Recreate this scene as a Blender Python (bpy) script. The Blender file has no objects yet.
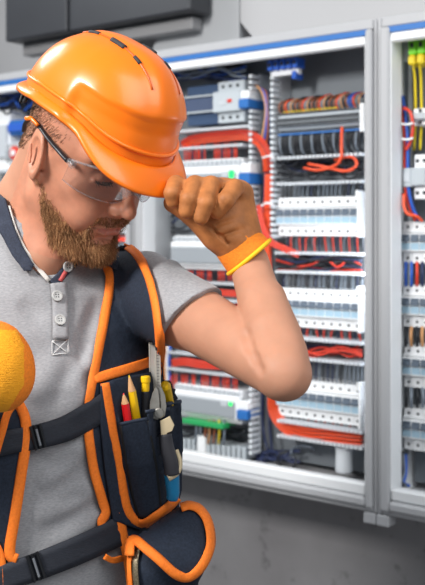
import bpy, bmesh, math, random
import numpy as np
from mathutils import Vector, Matrix
from mathutils.geometry import delaunay_2d_cdt
random.seed(7); np.random.seed(7)
S = bpy.context.scene
COL = S.collection

# ------------------------------------------------------------------ camera, light, exposure
CAMZ, FPX, CX, HY = 1.55, 1000.0, 212.5, 229.0
cam_d = bpy.data.cameras.new('camera'); cam = bpy.data.objects.new('camera', cam_d); COL.objects.link(cam)
cam.location = (0, 0, CAMZ); cam.rotation_euler = (math.pi/2, 0, 0)
cam_d.sensor_fit = 'VERTICAL'; cam_d.sensor_height = 36; cam_d.lens = FPX*36/585
cam_d.shift_y = (HY-292.5)/585
cam_d.clip_start = 0.05
cam_d.dof.use_dof = True; cam_d.dof.focus_distance = 1.3; cam_d.dof.aperture_fstop = 6.3
S.camera = cam
W = bpy.data.worlds.new('world'); S.world = W; W.use_nodes = True
W.node_tree.nodes['Background'].inputs[0].default_value = (0.90, 0.95, 1.0, 1)
W.node_tree.nodes['Background'].inputs[1].default_value = 0.36
def area(name, loc, target, size, power, col=(1, 1, 1)):
    d = bpy.data.lights.new(name, 'AREA'); d.shape = 'RECTANGLE'; d.size, d.size_y = size; d.energy = power; d.color = col
    o = bpy.data.objects.new(name, d); COL.objects.link(o); o.location = loc
    o.rotation_euler = (Vector(target)-Vector(loc)).to_track_quat('-Z', 'Y').to_euler(); return o
area('key_light', (-1.5, 0.1, 2.7), (-0.2, 1.4, 1.45), (0.5, 0.5), 74, (1, 0.98, 0.95))
area('room_light', (1.0, -0.2, 3.0), (0.3, 2.0, 1.4), (1.6, 1.6), 38, (0.97, 0.99, 1))
area('back_light', (-1.3, 2.3, 2.9), (-0.2, 1.4, 1.5), (0.6, 0.6), 16, (0.95, 0.98, 1))
S.view_settings.view_transform = 'Standard'; S.view_settings.look = 'None'
S.view_settings.gamma = 1; S.view_settings.use_curve_mapping = False
S.view_settings.exposure = 0.0

# ------------------------------------------------------------------ materials
def srgb(c):
    return tuple(((v/255)/12.92 if v/255 <= 0.04045 else (((v/255)+0.055)/1.055)**2.4) for v in c)
MATS = {}
def mat(name, rgb, rough=0.5, metal=0.0, spec=0.5, noise=None, bump=None, coat=0.0, sheen=0.0, sss=0.0, alpha=1.0, emit=None):
    """procedural principled material; noise=(scale, amount) varies the colour, bump=(scale, strength)"""
    if name in MATS: return MATS[name]
    m = bpy.data.materials.new(name); m.use_nodes = True; nt = m.node_tree; b = nt.nodes['Principled BSDF']
    c = srgb(rgb); b.inputs['Base Color'].default_value = (*c, 1)
    b.inputs['Roughness'].default_value = rough; b.inputs['Metallic'].default_value = metal
    b.inputs['Specular IOR Level'].default_value = spec; b.inputs['Coat Weight'].default_value = coat
    b.inputs['Sheen Weight'].default_value = sheen
    if coat: b.inputs['Coat Roughness'].default_value = 0.08
    if sss:
        b.inputs['Subsurface Weight'].default_value = sss; b.inputs['Subsurface Radius'].default_value = (1, .35, .2)
        b.inputs['Subsurface Scale'].default_value = 0.004
    if emit: b.inputs['Emission Color'].default_value = (*srgb(emit[0]), 1); b.inputs['Emission Strength'].default_value = emit[1]
    b.inputs['Alpha'].default_value = alpha
    tc = nt.nodes.new('ShaderNodeTexCoord')
    def tex(sc, detail=4):
        t = nt.nodes.new('ShaderNodeTexNoise'); t.inputs['Detail'].default_value = detail
        if isinstance(sc, tuple):
            mp = nt.nodes.new('ShaderNodeMapping'); mp.inputs['Scale'].default_value = sc; t.inputs['Scale'].default_value = 1
            nt.links.new(tc.outputs['Object'], mp.inputs[0]); nt.links.new(mp.outputs[0], t.inputs['Vector'])
        else:
            t.inputs['Scale'].default_value = sc; nt.links.new(tc.outputs['Object'], t.inputs['Vector'])
        return t
    if noise:
        t = tex(noise[0]); r = nt.nodes.new('ShaderNodeValToRGB'); a = noise[1]
        lo, hi = (noise[2] if len(noise) > 2 else (0.3, 0.7))
        r.color_ramp.elements[0].position = lo; r.color_ramp.elements[1].position = hi
        r.color_ramp.elements[0].color = (*[v*(1-a) for v in c], 1); r.color_ramp.elements[1].color = (*[min(1, v*(1+a)) for v in c], 1)
        nt.links.new(t.outputs['Fac'], r.inputs[0]); nt.links.new(r.outputs[0], b.inputs['Base Color'])
    if bump:
        t = tex(bump[0]); bp = nt.nodes.new('ShaderNodeBump'); bp.inputs['Strength'].default_value = bump[1]; bp.inputs['Distance'].default_value = bump[2] if len(bump) > 2 else 0.002
        nt.links.new(t.outputs['Fac'], bp.inputs['Height']); nt.links.new(bp.outputs[0], b.inputs['Normal'])
    MATS[name] = m; return m
def clear(name, tint, amount, rough=0.03, gain=0.8):
    """clear plastic: mostly see-through, with a glossy surface"""
    if name in MATS: return MATS[name]
    m = bpy.data.materials.new(name); m.use_nodes = True; nt = m.node_tree
    out = nt.nodes['Material Output']; nt.nodes.remove(nt.nodes['Principled BSDF'])
    tr = nt.nodes.new('ShaderNodeBsdfTransparent'); tr.inputs[0].default_value = (*tint, 1)
    gl = nt.nodes.new('ShaderNodeBsdfGlossy'); gl.inputs['Roughness'].default_value = rough
    fr = nt.nodes.new('ShaderNodeFresnel'); fr.inputs[0].default_value = 1.5
    mx = nt.nodes.new('ShaderNodeMixShader'); ad = nt.nodes.new('ShaderNodeMath'); ad.operation = 'MULTIPLY_ADD'; ad.inputs[1].default_value = gain; ad.inputs[2].default_value = amount
    nt.links.new(fr.outputs[0], ad.inputs[0]); nt.links.new(ad.outputs[0], mx.inputs[0])
    nt.links.new(tr.outputs[0], mx.inputs[1]); nt.links.new(gl.outputs[0], mx.inputs[2]); nt.links.new(mx.outputs[0], out.inputs[0])
    MATS[name] = m; return m

M_grey = mat('powder coat grey', (174, 175, 178), 0.45)
M_white = mat('white steel', (228, 230, 232), 0.4)
M_plate = mat('zinc plate', (118, 124, 130), 0.5, metal=0.2, noise=(6, 0.1))
M_blue = mat('blue strip', (36, 104, 176), 0.5)
M_duct = mat('white slotted plastic', (214, 219, 224), 0.5)
M_brk = mat('white breaker plastic', (236, 238, 240), 0.4)
M_screw = mat('dark screw hole', (38, 42, 48), 0.5)
M_tog = mat('grey toggle', (96, 108, 122), 0.4)
M_win = mat('pale blue label', (160, 190, 208), 0.3)
M_lip = mat('pale grey lip', (190, 196, 202), 0.4)
M_red = mat('red cable', (214, 62, 42), 0.4)
M_orange = mat('orange cable', (232, 82, 40), 0.4)
M_black = mat('black cable', (30, 32, 38), 0.4)
M_navyc = mat('navy cable', (40, 50, 84), 0.4)
M_bluec = mat('blue cable', (40, 92, 190), 0.4)
M_greyc = mat('grey cable', (126, 136, 148), 0.5)
M_brown = mat('brown cable', (150, 84, 50), 0.5)
M_yel = mat('yellow cable', (232, 206, 40), 0.5)
M_tan = mat('tan cable', (205, 150, 100), 0.5)
M_modg = mat('grey module face', (152, 158, 164), 0.4)
M_term = mat('grey terminal', (182, 190, 196), 0.5)
M_dark = mat('dark plastic', (36, 38, 44), 0.5)
M_green = mat('green terminal', (120, 214, 40), 0.4)
M_gconn = mat('green connector', (40, 160, 90), 0.4)
M_led = mat('green lit lamp', (40, 220, 110), 0.4, emit=((30, 255, 100), 0.9))
M_navy_t = mat('navy breaker', (58, 78, 108), 0.35)
M_yellow = mat('yellow plastic', (250, 200, 10), 0.4)

# ------------------------------------------------------------------ mesh helpers
def catmull(pts, n=6, closed=False):
    P = [np.array(p, float) for p in pts]
    if len(P) < 3 and not closed:
        return [P[0]+(P[-1]-P[0])*i/n for i in range(n+1)]
    out = []; m = len(P)
    for i in range(m if closed else m-1):
        if closed: a, b, c, d = P[i-1], P[i], P[(i+1) % m], P[(i+2) % m]
        else: b, c = P[i], P[i+1]; a = P[i-1] if i else 2*b-c; d = P[i+2] if i+2 < m else 2*c-b
        for k in range(n):
            t = k/n; out.append(0.5*((2*b)+(-a+c)*t+(2*a-5*b+4*c-d)*t*t+(-a+3*b-3*c+d)*t**3))
    if not closed: out.append(P[-1])
    return out
class MB:
    def __init__(s): s.v = []; s.f = []; s.m = []; s.mats = []
    def mi(s, m):
        if m not in s.mats: s.mats.append(m)
        return s.mats.index(m)
    def add(s, vs, fs, m):
        o = len(s.v); k = s.mi(m); s.v += [tuple(map(float, v)) for v in vs]
        for f in fs: s.f.append(tuple(o+i for i in f)); s.m.append(k)
        return s
    def box(s, x0, x1, y0, y1, z0, z1, m, c=0.0):
        """box with the long edges chamfered by c"""
        x0, x1 = sorted((x0, x1)); y0, y1 = sorted((y0, y1)); z0, z1 = sorted((z0, z1))
        if c <= 0:
            vs = [(x, y, z) for z in (z0, z1) for y in (y0, y1) for x in (x0, x1)]
            return s.add(vs, [(0, 2, 3, 1), (4, 5, 7, 6), (0, 1, 5, 4), (2, 6, 7, 3), (0, 4, 6, 2), (1, 3, 7, 5)], m)
        c = min(c, (x1-x0)*.45, (y1-y0)*.45, (z1-z0)*.45); bm = bmesh.new()
        for X, a in ((x0, 1), (x1, -1)):
            for Y, b in ((y0, 1), (y1, -1)):
                for Z, d in ((z0, 1), (z1, -1)):
                    bm.verts.new((X+a*c, Y+b*c, Z)); bm.verts.new((X+a*c, Y, Z+d*c)); bm.verts.new((X, Y+b*c, Z+d*c))
        r = bmesh.ops.convex_hull(bm, input=bm.verts[:]); bm.verts.ensure_lookup_table(); bm.verts.index_update()
        s.add([v.co[:] for v in bm.verts], [[v.index for v in f.verts] for f in bm.faces], m); bm.free(); return s
    def extrude_x(s, prof, x0, x1, m):
        """closed profile [(y,z)] extruded along x"""
        n = len(prof); vs = [(x0, y, z) for y, z in prof]+[(x1, y, z) for y, z in prof]
        fs = [(i, (i+1) % n, n+(i+1) % n, n+i) for i in range(n)]+[tuple(range(n))[::-1], tuple(range(n, 2*n))]
        return s.add(vs, fs, m)
    def tube(s, pts, r, m, n=6, smooth=6, closed=False, cap=True, flat=1.0):
        P = catmull(pts, smooth, closed) if smooth else [np.array(p, float) for p in pts]
        L = len(P); R = (lambda i: r[0]+(r[1]-r[0])*i/(L-1)) if isinstance(r, (tuple, list)) else (lambda i: r)
        vs = []; up = None
        for i in range(L):
            t = (P[(i+1) % L]-P[i-1]) if closed else (P[min(i+1, L-1)]-P[max(i-1, 0)])
            t = t/(np.linalg.norm(t)+1e-12)
            if up is None:
                up = np.array((0, 0, 1.0)) if abs(t[2]) < .9 else np.array((1.0, 0, 0))
            a = up-t*np.dot(up, t); a /= np.linalg.norm(a)+1e-12; up = a; b = np.cross(t, a)
            for k in range(n):
                w = 2*math.pi*k/n; vs.append(P[i]+R(i)*(a*math.cos(w)*flat+b*math.sin(w)))
        fs = []
        for i in range(L if closed else L-1):
            j = (i+1) % L
            for k in range(n): fs.append((i*n+k, i*n+(k+1) % n, j*n+(k+1) % n, j*n+k))
        if cap and not closed: fs += [tuple(range(n))[::-1], tuple((L-1)*n+k for k in range(n))]
        return s.add(vs, fs, m)
    def lathe(s, prof, m, n=20, origin=(0, 0, 0), axis=(0, 0, 1)):
        ax = np.array(axis, float); ax /= np.linalg.norm(ax)
        a = np.cross(ax, (0, 1, 0) if abs(ax[1]) < .9 else (1, 0, 0)); a /= np.linalg.norm(a); b = np.cross(ax, a); O = np.array(origin, float)
        vs = [O+ax*h+r*(a*math.cos(2*math.pi*k/n)+b*math.sin(2*math.pi*k/n)) for r, h in prof for k in range(n)]
        fs = [(i*n+k, i*n+(k+1) % n, (i+1)*n+(k+1) % n, (i+1)*n+k) for i in range(len(prof)-1) for k in range(n)]
        fs += [tuple(range(n))[::-1], tuple((len(prof)-1)*n+k for k in range(n))]
        return s.add(vs, fs, m)
    def build(s, name, parent=None, smooth=False, world=False):
        me = bpy.data.meshes.new(name); me.from_pydata(s.v, [], s.f)
        for m in s.mats: me.materials.append(m)
        me.polygons.foreach_set('material_index', s.m)
        bm = bmesh.new(); bm.from_mesh(me); bmesh.ops.recalc_face_normals(bm, faces=bm.faces[:]); bm.to_mesh(me); bm.free()
        if smooth: me.polygons.foreach_set('use_smooth', [True]*len(me.polygons))
        me.update(); o = bpy.data.objects.new(name, me); COL.objects.link(o)
        if parent is not None:
            o.parent = parent
            if world: o.matrix_parent_inverse = parent.matrix_world.inverted()
        return o
def tag(o, label, cat, group=None):
    o['label'] = label; o['category'] = cat
    if group: o['group'] = group
    return o
def struct(o): o['kind'] = 'structure'; return o
def empty(name, loc, label, cat, rz=0.0, group=None):
    o = bpy.data.objects.new(name, None); COL.objects.link(o); o.empty_display_size = .05
    o.location = loc; o.rotation_euler = (0, 0, rz); o.matrix_world = Matrix.Translation(loc) @ Matrix.Rotation(rz, 4, 'Z')
    return tag(o, label, cat, group)
def recenter(o):
    """put a free mesh's origin at its own middle"""
    me = o.data; n = len(me.vertices); a = np.empty(n*3); me.vertices.foreach_get('co', a); a = a.reshape(-1, 3)
    c = (a.min(0)+a.max(0))/2; me.vertices.foreach_set('co', (a-c).ravel()); me.update(); o.location = c; return o
def dup(root, loc, label=None, group=None, rz=None):
    r = root.copy(); COL.objects.link(r); r.location = loc
    if rz is not None: r.rotation_euler = (0, 0, rz)
    if label: r['label'] = label
    if group: r['group'] = group
    for ch in root.children:
        c = ch.copy(); COL.objects.link(c); c.parent = r
        for g in ch.children:
            d = g.copy(); COL.objects.link(d); d.parent = c
    return r
def ordinal(i): return ['first', 'second', 'third', 'fourth', 'fifth', 'sixth', 'seventh', 'eighth', 'ninth', 'tenth', 'eleventh', 'twelfth'][i]

# ------------------------------------------------------------------ the cabinet wall's own frame: u along the wall, w out into the room, z up
WO = np.array((0.320, 2.100)); WU = np.array((0.7826, -0.6225)); WN = np.array((-0.6225, -0.7826)); WRZ = math.atan2(-0.6225, 0.7826)
def loc(u, w, z): p = WO+u*WU+w*WN; return (p[0], p[1], z)
def uz(px, py, w):
    """where a line of sight meets the plane w of the wall"""
    d = np.array(((px-CX)/FPX, 1.0)); O = WO+w*WN
    t = np.dot(O, WN)/np.dot(d, WN); p = d*t
    return float(np.dot(p-WO, WU)), CAMZ-(py-HY)/FPX*t
def wpt(px, py, w): u, z = uz(px, py, w); return loc(u, w, z)
# ------------------------------------------------------------------ the setting
def conc(name, rgb, a, sc):
    return mat(name, rgb, 0.75, noise=(sc, a, (0.35, 0.65)), bump=(40, 0.15))
wm = mat('dark grey concrete', (112, 112, 115), 0.7)
nt = wm.node_tree; tc = nt.nodes.new('ShaderNodeTexCoord')
n1 = nt.nodes.new('ShaderNodeTexNoise'); n1.inputs['Scale'].default_value = 3.2; n1.inputs['Detail'].default_value = 5
n2 = nt.nodes.new('ShaderNodeTexNoise'); n2.inputs['Scale'].default_value = 16; n2.inputs['Detail'].default_value = 6; n2.inputs['Roughness'].default_value = .7
for n in (n1, n2): nt.links.new(tc.outputs['Object'], n.inputs['Vector'])
r1 = nt.nodes.new('ShaderNodeValToRGB'); r1.color_ramp.elements[0].color = (*srgb((120, 118, 120)), 1); r1.color_ramp.elements[1].color = (*srgb((140, 139, 141)), 1)
r1.color_ramp.elements[0].position = .35; r1.color_ramp.elements[1].position = .65
r2 = nt.nodes.new('ShaderNodeValToRGB'); r2.color_ramp.elements[0].color = (.55, .55, .55, 1); r2.color_ramp.elements[0].position = .32
r2.color_ramp.elements[1].color = (1, 1, 1, 1); r2.color_ramp.elements[1].position = .42
mx = nt.nodes.new('ShaderNodeMix'); mx.data_type = 'RGBA'; mx.blend_type = 'MULTIPLY'; mx.inputs[0].default_value = 1
nt.links.new(n1.outputs['Fac'], r1.inputs[0]); nt.links.new(n2.outputs['Fac'], r2.inputs[0])
nt.links.new(r1.outputs[0], mx.inputs['A']); nt.links.new(r2.outputs[0], mx.inputs['B']); nt.links.new(mx.outputs['Result'], nt.nodes['Principled BSDF'].inputs['Base Color'])
M_wallup = mat('upper wall paint', (150, 150, 152), 0.7, noise=(5, 0.06))
WALLW = -0.22
def wall_box(name, u0, u1, z0, z1, m):
    b = MB(); b.box(u0, u1, 0, 0.12, z0, z1, m); o = b.build(name); o.location = loc(0, WALLW, 0); o.rotation_euler = (0, 0, WRZ); return struct(o)
wall_box('wall_back', -2.6, 2.2, 0, 3.2, wm)
f = MB(); f.box(-3.2, 3.2, -3.2, 5.2, -0.1, 0, mat('grey floor', (120, 120, 122), 0.6, noise=(4, .1))); struct(f.build('floor'))

# ------------------------------------------------------------------ cabinets
ZT, ZB = 1.990, 0.9557            # outer top and bottom of the row
def cabinet(u0, u1, label, lamp_label):
    W_ = u1-u0; e = empty('electrical_cabinet', loc(u0, 0, ZB), label, 'cabinet', WRZ); H = ZT-ZB; D = 0.215
    sl, sr = 0.033, 0.024                                   # stiles
    tb, bb = 0.022, 0.033                                   # grey head and sill
    b = MB(); b.box(0.001, W_-.001, D-.012, D, 0.004, H-.004, M_grey)
    for x in ((0.001, 0.012), (W_-.012, W_-.001)): b.box(*x, 0.02, D, 0.004, H-.004, M_white)
    b.box(0.012, W_-.012, 0.02, D, 0.004, 0.03, M_grey); b.box(0.012, W_-.012, 0.02, D, H-.02, H-.004, M_grey); b.build('housing', e)
    p = MB(); p.box(0.02, W_-.02, 0.135, 0.142, 0.045, H-.03, M_plate); p.build('mounting_plate', e)
    fr = MB()
    fr.box(0.0006, sl*.35, 0.004, .024, 0, H, M_grey, .003); fr.box(sl*.35, sl, -.006, .024, bb*.3, H-tb, M_grey, .004)
    fr.box(W_-sr, W_-sr*.35, -.006, .024, bb*.3, H-tb, M_grey, .004); fr.box(W_-sr*.35, W_-.0006, 0.004, .024, 0, H, M_grey, .003)
    fr.box(sl*.35, W_-sr*.35, 0.002, .024, H-tb, H, M_grey, .003)
    fr.box(sl*.35, W_-sr*.35, 0.006, .024, 0, bb*.36, M_grey, .003); fr.box(sl, W_-sr, -.008, .024, bb*.36, bb, M_grey, .005)
    fr.build('door_frame', e)
    bl = MB(); bl.box(sl*.5, W_-sr*.8, -.001, .02, H-tb-.012, H-tb, M_blue); bl.build('blue_strip', e)
    wt = MB(); wt.box(sl, W_-sr, 0.0, .022, H-tb-.032, H-tb-.0122, M_white, .003)
    wt.box(sl, W_-sr, 0.0, .026, bb, bb+.026, M_white, .004)
    wt.box(sl, sl+.003, 0.0, .045, bb+.02, H-tb-.02, M_white, .001); wt.box(W_-sr-.003, W_-sr, 0.0, .045, bb+.02, H-tb-.02, M_white, .001)
    wt.build('inner_trim', e)
    # lit strip lamps along the inside of the opening
    # a slim lamp behind the right stile, lighting the inside of the cabinet
    lm = empty('cabinet_lamp', loc(u0+W_-sr-.006, -.05, ZB+.2), lamp_label, 'lamp', WRZ)
    b = MB(); b.box(0, .002, -.008, .008, 0, H-.42, M_white); b.build('lamp_body', lm)
    b = MB(); b.box(-.0014, -.0002, -.006, .006, .004, H-.424, mat('lit strip', (255, 255, 255), .5, emit=((235, 244, 255), 6))); b.build('lit_strip', lm)
    d = bpy.data.lights.new('cabinet_light', 'AREA'); d.shape = 'RECTANGLE'; d.size, d.size_y = .02, H-.43; d.energy = 1.3; d.color = (.92, .96, 1)
    q = bpy.data.objects.new('cabinet_light', d); COL.objects.link(q); q.parent = lm; q.location = (-.003, 0, (H-.42)/2); q.rotation_euler = (0, math.pi/2, 0)
    return e, sl, sr, tb, bb, H, W_
C1 = cabinet(-1.356, -0.665, 'grey framed electrical cabinet half hidden behind the man\'s face, leftmost of the row', 'slim white lamp strip inside the right edge of the leftmost cabinet')
C2 = cabinet(-0.665, 0.026, 'open grey framed electrical cabinet with breaker rows, directly behind the raised arm', 'slim white lamp strip inside the right edge of the middle cabinet')
C3 = cabinet(0.026, 0.717, 'grey framed electrical cabinet cut off by the right edge, with a green terminal block', 'slim white lamp strip inside the far edge of the right cabinet')
u, z = uz(363, 513, 0); b = MB(); b.box(0, .029, -.004, .03, -.023, 0, M_grey, .002)
o = b.build('bracket'); o.location = loc(u, -.004, ZB); o.rotation_euler = (0, 0, WRZ); tag(o, 'small white bracket under the seam of two cabinets, left one of the pair', 'bracket', 'brackets under the cabinets')
o2 = dup(o, loc(u+.031, -.004, ZB), 'small white bracket under the seam of two cabinets, right one of the pair')
# things on the wall above the cabinets
u0, _ = uz(158, 30, -.1); u1, _ = uz(240, 20, -.1)
cov = mat('light grey cover', (160, 162, 165), 0.5); cov2 = mat('light grey cover right', (166, 166, 168), 0.5)
b = MB(); zt = ZT+.22
sl0, _ = uz(148, 48, -.1)
b.add([(sl0-u0, 0, ZT), (u1-u0-.002, 0, ZT), (u1-u0-.002, 0, zt), (.03, 0, zt), (0, 0, ZT+.055), (sl0-u0, .095, ZT), (u1-u0-.002, .095, ZT), (u1-u0-.002, .095, zt), (.03, .095, zt), (0, .095, ZT+.055)],
      [(4, 3, 2, 1, 0), (5, 6, 7, 8, 9), (0, 1, 6, 5), (1, 2, 7, 6), (2, 3, 8, 7), (3, 4, 9, 8), (4, 0, 5, 9)], cov)
o = b.build('trunking_cover'); o.location = loc(u0, -.1, .003); o.rotation_euler = (0, 0, WRZ)
tag(o, 'light grey trunking cover above the middle cabinet, with a slanted left end by the helmet', 'cover')
b = MB(); b.add([(0.001, 0, ZT+.06), (.055, 0, ZT), (.9, 0, ZT), (.9, 0, zt+.4), (0.001, 0, zt+.4), (0.001, .095, ZT+.06), (.055, .095, ZT), (.9, .095, ZT), (.9, .095, zt+.4), (0.001, .095, zt+.4)],
      [(4, 3, 2, 1, 0), (5, 6, 7, 8, 9), (0, 1, 6, 5), (1, 2, 7, 6), (2, 3, 8, 7), (3, 4, 9, 8), (4, 0, 5, 9)], cov2)
o = b.build('trunking_cover'); o.location = loc(u1, -.1, .003); o.rotation_euler = (0, 0, WRZ)
tag(o, 'large pale grey cover above the cabinets at upper right, with a cut lower left corner', 'cover')
# dark box up high at the left, on the wall, with its pale underside rail
M_box = mat('dark grey enclosure', (48, 50, 55), 0.45, noise=(3, .15))
ua, za = uz(5, 41, 0); ub, zb = uz(66, 31, 0); uc, zc = uz(187, 9, 0)
e = empty('cable_tray', loc(ua, 0, zb), 'dark grey metal box high on the wall above the helmet, at top left', 'box', WRZ)
b = MB(); b.box(0, ub-ua, 0, .195, 0, .4, M_box, .004); b.build('end_box', e)
b = MB(); b.box(ub-ua+.0005, uc-ua, .01, .095, zc-zb, .4, M_box, .004); b.build('channel', e)
b = MB(); b.box(.01, uc-ua-.03, .055, .095, -.034, -.001, mat('mid grey rail', (134, 134, 136), .6), .003); b.build('rail', e)
b = MB(); b.box(-2.6, .4, -.0, .02, ZT+.0, 3.2, M_wallup); o = b.build('wall_upper'); o.location = loc(0, WALLW+.0215, 0); o.rotation_euler = (0, 0, WRZ); struct(o)

# ------------------------------------------------------------------ devices in the cabinets
PW = -0.1345            # face of the mounting plates
def duct_h(px0, px1, pyc, label, lower=True, h=.006, w=-.052, group='white slotted cable ducts lying across the middle cabinet'):
    """one slotted side of a horizontal cable duct, teeth forward"""
    u0, z = uz(px0, pyc, w); u1, _ = uz(px1, pyc, w); _, z = uz((px0+px1)/2, pyc, w); L = u1-u0
    e = empty('cable_duct', loc(u0, w, z), label, 'cable duct', WRZ, group); d = w-PW
    b = MB(); b.box(0, L, d*.45, d, -.0012, .0012, M_duct); b.build('side_wall', e)
    b = MB(); n = max(3, int(L/.0105))
    for i in range(n): b.box(L*i/n, L*(i+.62)/n, 0, d*.45, -h/2, h/2, M_duct)
    b.build('slotted_edge', e); return e
def duct_v(px, py0, py1, label, w=-.056, hw=.0045):
    u, z0 = uz(px, py1, w); _, z1 = uz(px, py0, w); L = z1-z0
    e = empty('cable_duct', loc(u, w, z0), label, 'cable duct', WRZ, 'upright slotted cable ducts of the middle cabinet'); d = w-PW
    b = MB(); b.box(-.0012, .0012, d*.45, d, 0, L, M_duct); b.build('side_wall', e)
    b = MB(); n = int(L/.0135)
    for i in range(n): b.box(-hw, hw, 0, d*.5, L*i/n, L*(i+.6)/n, M_duct, .001)
    b.build('slotted_edge', e); return e
# vertical ducts
duct_v(250, 72, 455, 'upright white slotted cable duct left of the thick orange cables')
duct_v(271.5, 62, 238, 'upright white slotted cable duct right of the thick orange cables')
# --- breakers
PW_H = .088
def make_breaker(label, wd):
    e = empty('circuit_breaker', (0, 0, 0), label, 'circuit breaker', WRZ)
    H = PW_H; y0 = 0.0           # local y=0 is the front of the toggle bump, +y goes to the plate
    prof = [(.078, 0), (.022, 0), (.022, .023), (.012, .026), (.012, .062), (.022, .066), (.022, H), (.078, H)]
    b = MB(); b.extrude_x(prof, .0004, wd-.0004, M_brk); b.build('body', e)
    for z in (.011, H-.011):
        s = MB(); s.lathe([(.0032, 0), (.0032, .0015)], M_screw, 10, (wd/2, .0225, z), (0, -1, 0)); s.build('terminal_screw', e)
    s = MB(); s.box(.0012, wd-.0012, .0112, .013, .029, .043, M_win); s.build('label_window', e)
    s = MB(); s.box(.0012, wd-.0012, .0114, .013, .045, .0605, M_lip); s.box(.002, wd-.002, .006, .0125, .046, .054, M_tog, .001); s.box(.0015, wd-.0015, .0108, .0125, .054, .061, M_tog); s.build('toggle', e)
    s = MB(); s.box(.0, wd, .016, .024, .0665, .0705, M_brk); s.build('upper_lip', e)
    return e
BW = -.052
def breaker_row(px0, px1, py_bot, n, where, group, grow=1.0, skip=0):
    u0, z = uz(px0, py_bot, BW-.02); u1, _ = uz(px1, py_bot, BW-.02); _, z = uz((px0+px1)/2, py_bot, BW-.02)
    wd = (u1-u0)/n; pr = make_breaker('', wd)
    for i in range(n):
        o = pr if i == 0 else dup(pr, (0, 0, 0))
        o.location = loc(u0+i*wd, BW, z); o['label'] = 'white breaker, %s from left in %s' % (ordinal(i), where); o['group'] = group
    # rail behind
    e = MB(); e.box(-.006, u1-u0+.004, 0.0, .0035, .028, .062, M_plate); e.box(-.006, u1-u0+.004, -.004, .0, .028, .033, M_plate); e.box(-.006, u1-u0+.004, -.004, 0, .057, .062, M_plate)
    o = e.build('mounting_rail'); o.location = loc(u0, PW+.0045, z); o.rotation_euler = (0, 0, WRZ)
    tag(o, 'metal mounting rail behind %s' % where, 'rail', 'mounting rails of the cabinets'); return u0, u1, z, wd
def wire(pts, r, m, name, label, cat, group=None, smooth=5, n=6):
    b = MB(); b.tube(pts, r, m, n=n, smooth=smooth); o = b.build(name, smooth=True); recenter(o); return tag(o, label, cat, group)
R = random.Random(3)
rows = [(278, 360.5, 236.0, 'upper breaker row of the middle cabinet'), (278, 361.5, 328.5, 'middle breaker row of the middle cabinet'), (278, 362, 421.0, 'lowest breaker row of the middle cabinet')]
ducts_below = [253.5, 340.5, 428]
ducts_above = [182.5, 273.0, 360.5]
for k, (a, b_, yb, where) in enumerate(rows):
    u0, u1, z, wd = breaker_row(a, b_, yb, 10, where, 'white breakers in the '+where)
    # end clamp standing at the right of each row
    c = MB(); c.box(0, .0055, 0, .075, 0, PW_H+.012, M_brk, .001); c.box(-.001, .0065, -.004, .02, PW_H-.004, PW_H+.014, M_brk, .001); o = c.build('end_clamp'); o.location = loc(u1+.001, BW-.001, z-.002); o.rotation_euler = (0, 0, WRZ)
    tag(o, 'white end clamp at the right end of the '+where, 'end clamp', 'end clamps of the breaker rows')
    _, zd = uz((a+b_)/2, ducts_below[k], BW); _, zu = uz((a+b_)/2, ducts_above[k], BW)
    for i in range(10):
        x = u0+(i+.5)*wd
        for j, m in ((0, M_red if (k, i) not in ((0, 0), (2, 0), (2, 1), (2, 2)) else M_black), (1, M_greyc if i % 2 else M_navyc)):
            uu = x+(-.003 if j == 0 else .005); dx = R.uniform(-.004, .004)
            wire([loc(uu, BW-.034-j*.008, z-.001), loc(uu+dx, BW-.03-j*.008, z-.01), loc(uu+dx*1.6, BW-.034-j*.008, zd-.002)], .0017 if j == 0 else .0016, m, 'wire',
                 ('red' if m == M_red else 'black' if m == M_black else 'grey' if m == M_greyc else 'navy')+' wire dropping from the '+where, 'wire', 'wires under the '+where+(' red' if m == M_red else ' dark'))
    for i in range(20):
        x = u0+(i+.5)*wd/2; m = R.choice([M_black, M_navyc, M_greyc, M_greyc]); dx = R.uniform(-.003, .003)
        wire([loc(x, BW-.036, z+PW_H+.001), loc(x+dx*.3, BW-.032, z+PW_H+.008), loc(x+dx, BW-.036, zu+.002)], .0017, m, 'wire',
             {M_black.name: 'black', M_navyc.name: 'navy', M_greyc.name: 'grey'}[m.name]+' wire entering the '+where+' from above', 'wire', 'wires above the '+where)
# horizontal ducts of the right half
hn = [(277, 363, 156, 'below the terminal strip'), (277, 363, 182.5, 'above the upper breaker row'), (275, 363, 253.5, 'below the upper breaker row'), (275, 363, 273.0, 'above the middle breaker row'),
      (275, 363, 340.5, 'below the middle breaker row'), (275, 363, 360.5, 'above the lowest breaker row'), (277, 363, 427, 'below the lowest breaker row'), (277, 363, 442.5, 'over the empty bottom of the middle cabinet')]
for a, b_, y, t in hn: duct_h(a, b_, y, 'white slotted duct edge '+t)
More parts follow.
